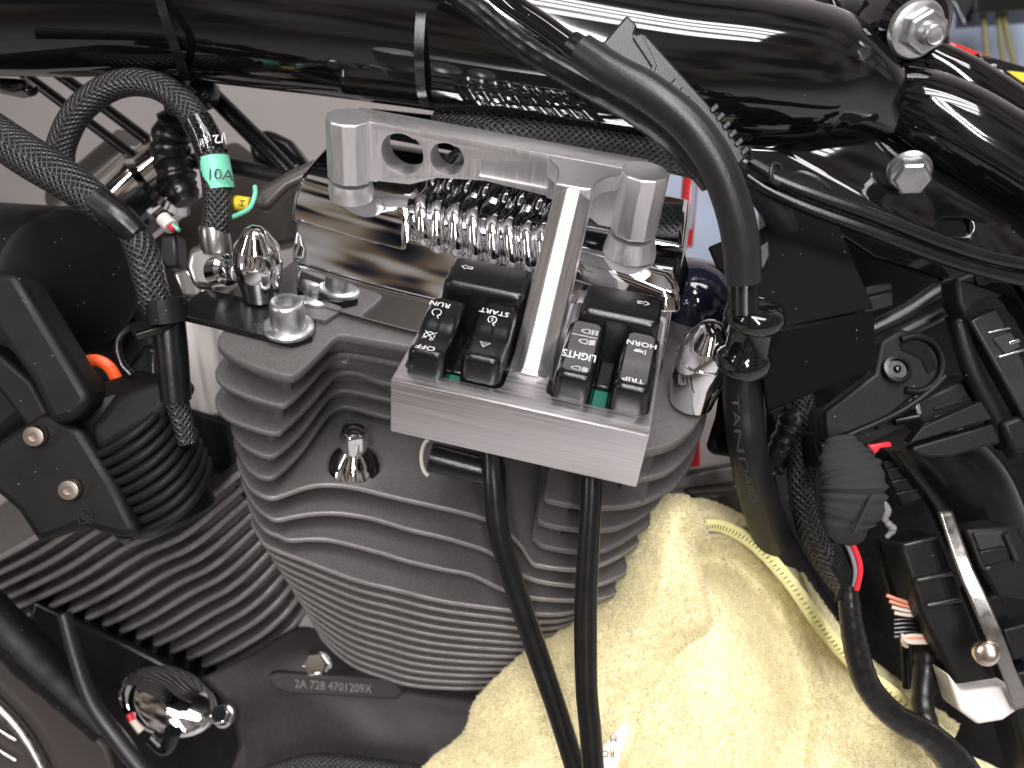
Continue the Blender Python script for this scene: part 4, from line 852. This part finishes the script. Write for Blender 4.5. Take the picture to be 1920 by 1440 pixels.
slab('tongue', [(1706, 830), (1730, 800), (1840, 752), (1862, 785), (1712, 830)], .310, .006, 'rubber', eb, .002, seg=3)
slab('tongue', [(1710, 838), (1864, 794), (1878, 830), (1780, 858), (1735, 858), (1712, 848)], .310, .006, 'rubber', eb, .002, seg=3)
ptube('drum', [(1700, 800, .345), (1800, 900, .35), (1850, 1000, .355)], [60, 75, 75], 'satin', eb, seg=40)
lt = thing('latch_arm', 'tall black plastic latch arm near the right edge', 'latch', A(1900, 850, .32))
slab('head', [(1790, 520), (1865, 490), (1890, 500), (1925, 560), (1990, 640), (1960, 640), (1905, 545), (1830, 575), (1812, 600), (1795, 570)], .306, .012, 'plastic', lt, .002, seg=3)
lathe('stud', A(1842, 522, .3055), CZ, [(PX(15, .306), 0), (PX(14, .306), .0006), (PX(4, .306), .0008)], 'plastic', lt, 32)
slab('arm', [(1818, 600), (1870, 575), (1960, 760), (1960, 830), (1930, 800)], .312, .008, 'sheath', lt, .001)
slab('window', [(1862, 635), (1895, 622), (1915, 650), (1885, 665)], .3112, .002, 'dark_print', lt, .0003)
for q in ([(1852, 622), (1895, 612), (1897, 616), (1854, 626)], [(1872, 668), (1925, 652), (1927, 656), (1874, 672)], [(1892, 640), (1912, 634), (1914, 641), (1894, 647)]): slab('edge', q, .3108, .002, 'steel', lt, .0003)
ptube('post', [(1790, 590, .318), (1820, 690, .318), (1870, 790, .32), (1905, 850, .322)], 18, 'plastic', lt, seg=24)
slab('foot', [(1876, 792), (1930, 772), (1960, 800), (1960, 850), (1900, 850)], .314, .014, 'plastic', lt, .002)
ho = thing('twin_hoses', 'pair of dark hoses curving behind the coil cover', 'hose', A(1700, 580, .345))
ptube('hose', [(1630, 620, .34), (1700, 585, .338), (1770, 540, .338), (1850, 510, .345)], 17, 'sheath', ho, seg=22)
ptube('hose', [(1640, 650, .336), (1700, 620, .335), (1760, 590, .335), (1800, 570, .34)], 14, 'sheath', ho, seg=22)
slab('clip', [(1610, 560), (1676, 545), (1678, 575), (1620, 592)], .330, .008, 'plastic', ho, .001); slab('clip_top', [(1626, 536), (1672, 530), (1678, 545), (1614, 560)], .334, .006, 'plastic', ho, .001)
# small relay parts between shelf and tongues
ry = thing('relay_terminals', 'cluster of small metal terminals and a yellow bead under the shelf', 'terminal', A(1690, 790, .33))
for q, m in (([(1640, 776), (1656, 770), (1662, 800), (1646, 806)], 'plastic'), ([(1688, 738), (1704, 735), (1706, 762), (1692, 768)], 'brownpl'), ([(1712, 742), (1722, 738), (1730, 776), (1720, 780)], 'steel'), ([(1632, 790), (1652, 788), (1653, 793), (1632, 795)], 'whiteplastic'), ([(1680, 764), (1696, 760), (1696, 768), (1682, 772)], 'whiteplastic')):
    slab('terminal', q, .318, .006, m, ry, .0004)
lathe('bead', A(1677, 756, .317), CZ, [(.0001, -.001), (.0011, -.0006), (.0013, 0), (.0011, .0007), (.0003, .0011)], 'yellow', ry, 20)
ptube('pin', [(1676, 790, .316), (1720, 782, .316)], 9, 'satin', ry, seg=18)
tag(slab('red_lever', [(1628, 835), (1670, 828), (1674, 838), (1652, 840), (1642, 852)], .312, .003, 'red', bv=.0006), 'small red lever in the dark right of the taped bundle', 'lever')
tag(lathe('glossy_cap', A(1590, 822, .332), (CZ + CX * .3 + CY * .5), [(PX(52, .33), -.008), (PX(50, .33), -.002), (PX(38, .33), .003), (PX(18, .33), .006), (PX(3, .33), .0068)], 'gloss', seg=40, sm=60), 'glossy black cap above the grey taped bundle', 'cap')
# grey cloth-taped bundle
gb = thing('taped_bundle', 'grey cloth-taped wire bundle above the red wire', 'wiring harness', A(1595, 1010, .30))
ptube('wrap', [(1575, 820, .300), (1585, 858, .297), (1600, 900, .295), (1600, 945, .295), (1592, 985, .297), (1604, 1012, .300)], [26, 50, 60, 58, 44, 20], 'cloth_tape', gb, seg=36, per=10, squash=.6, wob=.09)
slab('seam', [(1636, 925), (1640, 930), (1606, 1000), (1600, 998)], .2850, .0015, 'cloth_tape', gb, .0004)
wr = thing('wire_bundle', 'twisted red, grey and black wires below the taped bundle', 'wire', A(1600, 1100, .31))
ptube('wire', [(1582, 995, .300), (1602, 1028, .300), (1613, 1065, .300), (1606, 1105, .302)], 5.5, 'red', wr, seg=14)
ptube('wire', [(1574, 1000, .302), (1594, 1032, .301), (1604, 1070, .301), (1600, 1105, .303)], 4.5, 'grey_wire', wr, seg=14)
for i in range(6): ptube('wire', [(1566 - i * 1.5, 1005 + i * 12, .304), (1580 - i, 1040 + i * 10, .303), (1596 - i * 4, 1082 + i * 5, .304), (1592 - i * 5, 1112 + i * 3, .305)], 4, 'wire', wr, seg=12)
ptube('wrapped_tail', [(1590, 1095, .305), (1594, 1150, .306), (1606, 1220, .308), (1630, 1290, .310), (1680, 1345, .312), (1745, 1382, .314), (1800, 1440, .317), (1830, 1500, .32)], [17, 20, 23, 24, 25, 27, 32, 34], 'tape', wr, seg=28, per=12, wob=.03)
tag(ptube('braided_harness', [(1500, 720, .345), (1508, 830, .343), (1502, 900, .342), (1515, 980, .343), (1548, 1050, .345), (1590, 1110, .35)], [22, 28, 26, 25, 25, 22], 'braid2', seg=28), 'open braided black harness between printed hose and taped bundle', 'wiring harness')
tag(ptube('lumpy_conduit', [(1470, 740, .35), (1490, 790, .345), (1470, 830, .345), (1450, 880, .35)], [20, 30, 24, 20], 'tape', seg=24, wob=.14, per=10), 'lumpy dark conduit right of the printed hose', 'conduit')
# connector block with ridges, metal strap
cn = thing('main_connector', 'long black connector with ridges at the right edge', 'connector', A(1800, 1290, .33))
slab('body', [(1686, 1022), (1760, 1005), (1800, 1100), (1880, 1290), (1800, 1300), (1730, 1160)], .325, .02, 'plastic', cn, .002, seg=3)
for q in ([(1692, 1020), (1760, 1004), (1762, 1012), (1696, 1030)], [(1716, 1085), (1790, 1070), (1794, 1080), (1720, 1096)], [(1735, 1132), (1805, 1118), (1808, 1130), (1740, 1142)]): slab('ridge', q, .3232, .003, 'sheath', cn, .001)
tag(slab('white_housing', [(1778, 1262), (1806, 1298), (1896, 1284), (1914, 1330), (1882, 1352), (1835, 1360), (1800, 1334)], .317, .014, 'whiteplastic', bv=.003, seg=4), 'white plastic connector housing at lower right', 'connector')
ms = thing('metal_strap', 'curved grey metal strap with brass rivet at lower right', 'strap', A(1900, 1290, .31))
loft('strap', [[(1760, 960, .313), (1792, 1060, .310), (1820, 1130, .308), (1850, 1200, .308), (1880, 1270, .311), (1900, 1330, .315)], [(1782, 955, .314), (1822, 1060, .309), (1855, 1130, .306), (1884, 1200, .306), (1906, 1260, .309), (1935, 1320, .314)]], 'strapm', ms, thick=.0014)
lathe('rivet', A(1848, 1226, .307), (CZ + CX * -.6), [(PX(24, .31), -.002), (PX(23, .31), 0), (PX(16, .31), .0010), (PX(2, .31), .0014)], 'gold', ms, 32, 60)
sk = thing('socket_housing', 'black square socket housing near the right edge', 'connector', A(1880, 1080, .32))
slab('body', [(1808, 992), (1910, 985), (1960, 1090), (1960, 1130), (1870, 1120), (1835, 1060)], .316, .016, 'plastic', sk, .0015)
slab('opening', [(1826, 1000), (1880, 994), (1900, 1040), (1845, 1052)], .3152, .001, 'dark_print', sk, .0003)
slab('tab', [(1836, 1034), (1886, 1024), (1896, 1048), (1844, 1064)], .3135, .004, 'plastic', sk, .0006)
ptube('edge', [(1884, 1000, .3142), (1906, 1050, .3142)], 6, 'sheath', sk, seg=12); ptube('edge', [(1822, 1012, .3142), (1842, 1062, .3142), (1856, 1064, .3142)], 4, 'sheath', sk, seg=12)
tag(ptube('olive_tube', [(1710, 830, .37), (1770, 930, .37), (1810, 1010, .37)], [34, 30, 24], 'olive', seg=28), 'dim olive-green tube behind the rubber tongues', 'tube')
cw = thing('wire_group', 'fanned cream, salmon and black wires entering the long connector', 'wire', A(1720, 1180, .34))
for i, m in enumerate(('pink_wire', 'pink_wire', 'cream_wire', 'cream_wire')): ptube('wire', [(1662 + i * 5, 1116 + i * 11, .336), (1690 + i * 3, 1126 + i * 9, .335), (1728, 1136 + i * 6, .335)], 3.6, m, cw, seg=10)
for i in range(5): ptube('wire', [(1676, 1162 + i * 8, .338), (1706, 1160 + i * 8, .337), (1745, 1166 + i * 7, .336)], 4, 'wire', cw, seg=10)
for i, m in enumerate(('cream_wire', 'pink_wire', 'cream_wire', 'cream_wire')): ptube('wire', [(1700 - i * 2, 1212 - i, .338), (1692, 1200 - i * 3, .335), (1704, 1192 + i * 4, .334), (1752, 1192 + i * 4, .335)], 3.8, m, cw, seg=10)
tag(ptube('taped_branch', [(1740, 1205, .342), (1735, 1260, .335), (1730, 1320, .328), (1745, 1380, .322), (1790, 1440, .322)], [24, 22, 20, 24, 26], 'tape', seg=24, wob=.05), 'black taped branch joining the harness at lower right', 'wiring harness')
tag(slab('grey_bracket', [(1240, 890), (1420, 860), (1430, 905), (1300, 925), (1240, 930)], .40, .012, 'brownpl', bv=.003), 'dark bar behind the towel top', 'bar')
tag(slab('pale_panel', [(1270, 700), (1460, 690), (1460, 960), (1270, 960)], .60, .01, M['wallp'], bv=.002), 'pale panel glimpsed between cylinder and hose', 'panel')
tag(slab('red_strap', [(1286, 800), (1312, 790), (1316, 890), (1280, 880)], .55, .006, 'red_gloss', bv=.002), 'red blurred patch right of the middle cylinder fins', 'panel')
tag(slab('dark_block', [(1290, 925), (1390, 915), (1440, 990), (1330, 985)], .385, .02, 'brownpl', bv=.003), 'dark blurred block just above the towel top', 'block')

dt = thing('relay_block', 'dark relay block in the shadow right of the taped bundle', 'relay', A(1700, 930, .36))
slab('body', [(1650, 862), (1720, 846), (1760, 930), (1690, 955)], .352, .02, 'plastic', dt, .0015)
for i in range(3): slab('rib', [(1662 + i * 9, 880 + i * 22), (1722 + i * 12, 866 + i * 22), (1724 + i * 12, 871 + i * 22), (1664 + i * 9, 886 + i * 22)], .3505, .003, 'sheath', dt, .0005)
tag(ptube('frayed_tape', [(1650, 935, .335), (1664, 955, .333), (1660, 975, .334), (1674, 992, .335), (1662, 1008, .336)], [5, 7, 6, 7, 4], 'grey_wire', seg=10, wob=.2, per=8), 'ragged grey strip hanging right of the taped bundle', 'tape')
for i, q in enumerate(([(1640, 1010), (1662, 1080), (1690, 1180), (1700, 1290)], [(1655, 1010), (1682, 1090), (1712, 1190), (1718, 1300)])):
    tag(ptube('black_lead', [(a, b, .352) for a, b in q], 7, 'wire', seg=12), ('left' if i == 0 else 'right') + ' one of two thin black leads hanging behind the fanned wires', 'wire', 'black leads behind the wires')
rl = thing('lower_rail', 'black moulded rail running down behind the long connector', 'rail', A(1860, 1400, .36))
slab('rail', [(1840, 1120), (1880, 1110), (1980, 1400), (1980, 1500), (1940, 1500)], .345, .02, 'plastic', rl, .002)
slab('step', [(1880, 1180), (1960, 1160), (1980, 1220), (1900, 1240)], .332, .01, 'plastic', rl, .001)
slab('step', [(1905, 1262), (1975, 1246), (1990, 1300), (1925, 1320)], .332, .01, 'plastic', rl, .001)
# ================================================================== yellow towel
def dirty(m):
    t = m.node_tree; n = t.nodes; p = n['Principled BSDF']; lk = t.links.new; src = p.inputs['Base Color'].links[0].from_socket
    tcn = n['Texture Coordinate']; q = n.new('ShaderNodeTexNoise'); q.inputs['Scale'].default_value = 42; q.inputs['Detail'].default_value = 6; lk(tcn.outputs['Object'], q.inputs['Vector'])
    mr = n.new('ShaderNodeMapRange'); mr.inputs[1].default_value = .66; mr.inputs[2].default_value = .78; mr.inputs[3].default_value = 0; mr.inputs[4].default_value = .4; lk(q.outputs['Fac'], mr.inputs[0])
    x = n.new('ShaderNodeMixRGB'); lk(mr.outputs[0], x.inputs[0]); lk(src, x.inputs[1]); x.inputs[2].default_value = (.30, .30, .26, 1); lk(x.outputs[0], p.inputs['Base Color'])
dirty(M['towel']); dirty(M['pile'])
tw = thing('towel', 'folded pale yellow terry towel draped below the middle cylinder', 'towel', A(1250, 1430, .36))
def noise_disp(o, amp, sc, seed=0):
    from mathutils import noise as nn
    me = o.data
    for v in me.vertices:
        p = (v.co + o.location) * sc + V((seed, seed, seed)); v.co += CZ * (nn.noise(p) + .5 * nn.noise(p * 2.3)) * amp
flap = loft('front_fold', [
  [(740, 1500, .362), (800, 1430, .366), (868, 1372, .370), (892, 1310, .374), (965, 1236, .376), (1060, 1166, .374), (1130, 1105, .366), (1180, 1015, .352), (1212, 955, .344), (1250, 928, .340), (1290, 930, .344)],
  [(800, 1500, .352), (860, 1440, .354), (920, 1380, .357), (955, 1320, .360), (1030, 1250, .358), (1100, 1190, .353), (1160, 1130, .346), (1200, 1050, .338), (1225, 985, .334), (1260, 945, .334), (1300, 940, .340)],
  [(900, 1500, .343), (960, 1440, .342), (1020, 1390, .343), (1080, 1330, .344), (1130, 1270, .341), (1180, 1210, .336), (1210, 1150, .331), (1235, 1080, .327), (1250, 1015, .326), (1276, 965, .329), (1310, 950, .338)],
  [(1010, 1500, .338), (1060, 1450, .337), (1110, 1400, .338), (1160, 1350, .340), (1200, 1290, .340), (1240, 1220, .335), (1268, 1160, .329), (1276, 1090, .325), (1276, 1030, .325), (1288, 985, .330), (1318, 965, .338)],
  [(1090, 1500, .338), (1130, 1460, .337), (1170, 1410, .338), (1215, 1355, .341), (1250, 1290, .342), (1290, 1215, .337), (1318, 1168, .330), (1314, 1110, .327), (1302, 1055, .328), (1300, 1015, .333), (1326, 985, .339)],
  [(1130, 1500, .342), (1165, 1460, .342), (1200, 1410, .343), (1240, 1360, .346), (1270, 1300, .348), (1306, 1230, .345), (1334, 1176, .338), (1326, 1110, .336), (1310, 1060, .338), (1306, 1028, .341), (1330, 1000, .342)]], 'towel', tw, per=10, cper=10)
sheet = loft('main_sheet', [
  [(1290, 1020, .362), (1345, 1004, .360), (1410, 1032, .362), (1475, 1100, .364), (1535, 1180, .364), (1595, 1250, .362), (1670, 1310, .360), (1770, 1390, .358), (1960, 1480, .36)],
  [(1285, 1060, .366), (1340, 1050, .370), (1400, 1080, .372), (1460, 1150, .372), (1520, 1220, .366), (1580, 1290, .362), (1650, 1350, .358), (1740, 1420, .356), (1930, 1500, .358)],
  [(1270, 1110, .352), (1330, 1105, .350), (1390, 1135, .353), (1450, 1200, .358), (1508, 1270, .364), (1560, 1330, .352), (1630, 1390, .350), (1720, 1450, .350), (1900, 1530, .355)],
  [(1250, 1180, .345), (1310, 1170, .338), (1375, 1195, .337), (1435, 1255, .343), (1498, 1330, .354), (1550, 1380, .344), (1620, 1430, .342), (1700, 1480, .345), (1860, 1560, .352)],
  [(1220, 1270, .342), (1290, 1255, .334), (1355, 1275, .330), (1420, 1325, .334), (1490, 1390, .346), (1545, 1430, .337), (1610, 1470, .336), (1690, 1515, .340), (1830, 1590, .35)],
  [(1180, 1370, .342), (1260, 1350, .333), (1335, 1360, .328), (1405, 1400, .330), (1488, 1450, .342), (1548, 1480, .334), (1610, 1510, .334), (1690, 1550, .338), (1810, 1620, .35)],
  [(1140, 1520, .342), (1230, 1510, .334), (1320, 1510, .330), (1400, 1520, .332), (1490, 1540, .342), (1555, 1555, .335), (1620, 1575, .335), (1700, 1600, .338), (1800, 1660, .35)]], 'towel', tw, per=10, cper=10)
back = loft('rear_fold', [
  [(1225, 960, .362), (1290, 935, .360), (1350, 945, .362), (1420, 985, .364), (1490, 1055, .366), (1550, 1140, .368), (1610, 1215, .368), (1690, 1280, .366), (1800, 1360, .364)],
  [(1240, 985, .352), (1300, 962, .350), (1352, 970, .352), (1420, 1008, .354), (1486, 1080, .356), (1545, 1162, .357), (1604, 1236, .356), (1684, 1300, .354), (1790, 1380, .352)],
  [(1262, 1020, .350), (1305, 990, .348), (1350, 988, .349), (1412, 1020, .351), (1478, 1090, .353), (1537, 1172, .354), (1597, 1243, .353), (1674, 1304, .351), (1776, 1386, .35)]], 'towel', tw, per=10, cper=8)
for o_, sd in ((flap, 1), (sheet, 9), (back, 5)):
    noise_disp(o_, .0018, 24, sd); noise_disp(o_, .0008, 75, sd); noise_disp(o_, .0003, 300, sd)
hem_p = [(1262, 1050, .356), (1280, 1012, .350), (1306, 990, .3455), (1350, 986, .345), (1412, 1018, .347), (1478, 1088, .349), (1537, 1170, .350), (1597, 1241, .349), (1676, 1303, .347), (1780, 1388, .346)]
ptube('hem', hem_p, [11, 12, 13, 14, 14, 14, 14, 14, 14, 14], 'hem', tw, seg=20, per=14, wob=.05, squash=.5)
hq = [V(p) for p in crom([list(A(*p)) for p in hem_p], 10)]
for i in range(4, len(hq) - 4):
    t_ = (hq[i + 1] - hq[i]).normalized(); b_ = (CZ.cross(t_)).normalized(); c = hq[i] + CZ * PX(7, .35)
    tube('stitch', [c - b_ * .0012 - CZ * .0005, c + CZ * .0003, c + b_ * .0012 - CZ * .0005], .00022, 'olive', tw, seg=6, per=3)
# terry loops standing on the cloth
from mathutils import noise as mnoise
vs, fs = [], []
for o_, cnt in ((flap, 90000), (sheet, 100000), (back, 18000)):
    me = o_.data; me.calc_loop_triangles(); tr = me.loop_triangles; ar = np.array([t.area for t in tr]); pick = np.random.choice(len(tr), cnt, p=ar / ar.sum())
    for ti in pick:
        a, b, c = [me.vertices[i].co for i in tr[ti].vertices]; r1, r2 = random.random(), random.random()
        if r1 + r2 > 1: r1, r2 = 1 - r1, 1 - r2
        n_ = tr[ti].normal.copy()
        if n_.dot(CZ) < 0: n_ = -n_
        p = a + (b - a) * r1 + (c - a) * r2 + o_.location
        cl_ = mnoise.noise(p * 420)
        dr = (n_ + V((random.gauss(0, .45), random.gauss(0, .45), random.gauss(0, .45)))).normalized(); sd = dr.cross(V((random.gauss(0, 1), random.gauss(0, 1), random.gauss(0, 1)))).normalized()
        ln2 = random.uniform(.0005, .0012) * (1 + .5 * cl_); wd = random.uniform(.00009, .00016); k = len(vs)
        bend = (dr - n_ * .9 + V((random.gauss(0, .3), random.gauss(0, .3), random.gauss(0, .3)))) * ln2 * .5
        vs += [p - sd * wd - n_ * .0002, p + sd * wd - n_ * .0002, p + n_ * ln2 * .55 + bend * .3 + sd * wd, p + n_ * ln2 * .55 + bend * .3 - sd * wd, p + n_ * ln2 * .75 + bend]; fs += [(k, k + 1, k + 2, k + 3), (k + 3, k + 2, k + 4)]
pile = mk('pile', vs, fs, 'pile', tw, 180); pile['kind'] = 'stuff'
for o_ in (flap, sheet, back):
    s_m = o_.modifiers.new('thickness', 'SOLIDIFY'); s_m.thickness = .002; s_m.offset = -1 if sum(p_.normal.dot(CZ) * p_.area for p_ in o_.data.polygons) > 0 else 1
lb = tag(slab('care_label', [(1168, 1356, .318), (1180, 1362, .318), (1150, 1460, .316), (1120, 1460, .316), (1132, 1400, .317)], 0, .0003, 'label', bv=0), 'small white care label sticking up from the towel beside the straight cable', 'label')
for s, px, py in (('M', 1150, 1383), ('RO', 1140, 1412)):
    v_, f_ = text_mesh(s, .0036); o2 = A(px, py, .3165)
    print_on('lettering', (v_, f_), lambda u, v, o2=o2: (o2 - CX * u - CY * v, CZ), 'olive', lb, .0004)
bpy.context.view_layer.update()
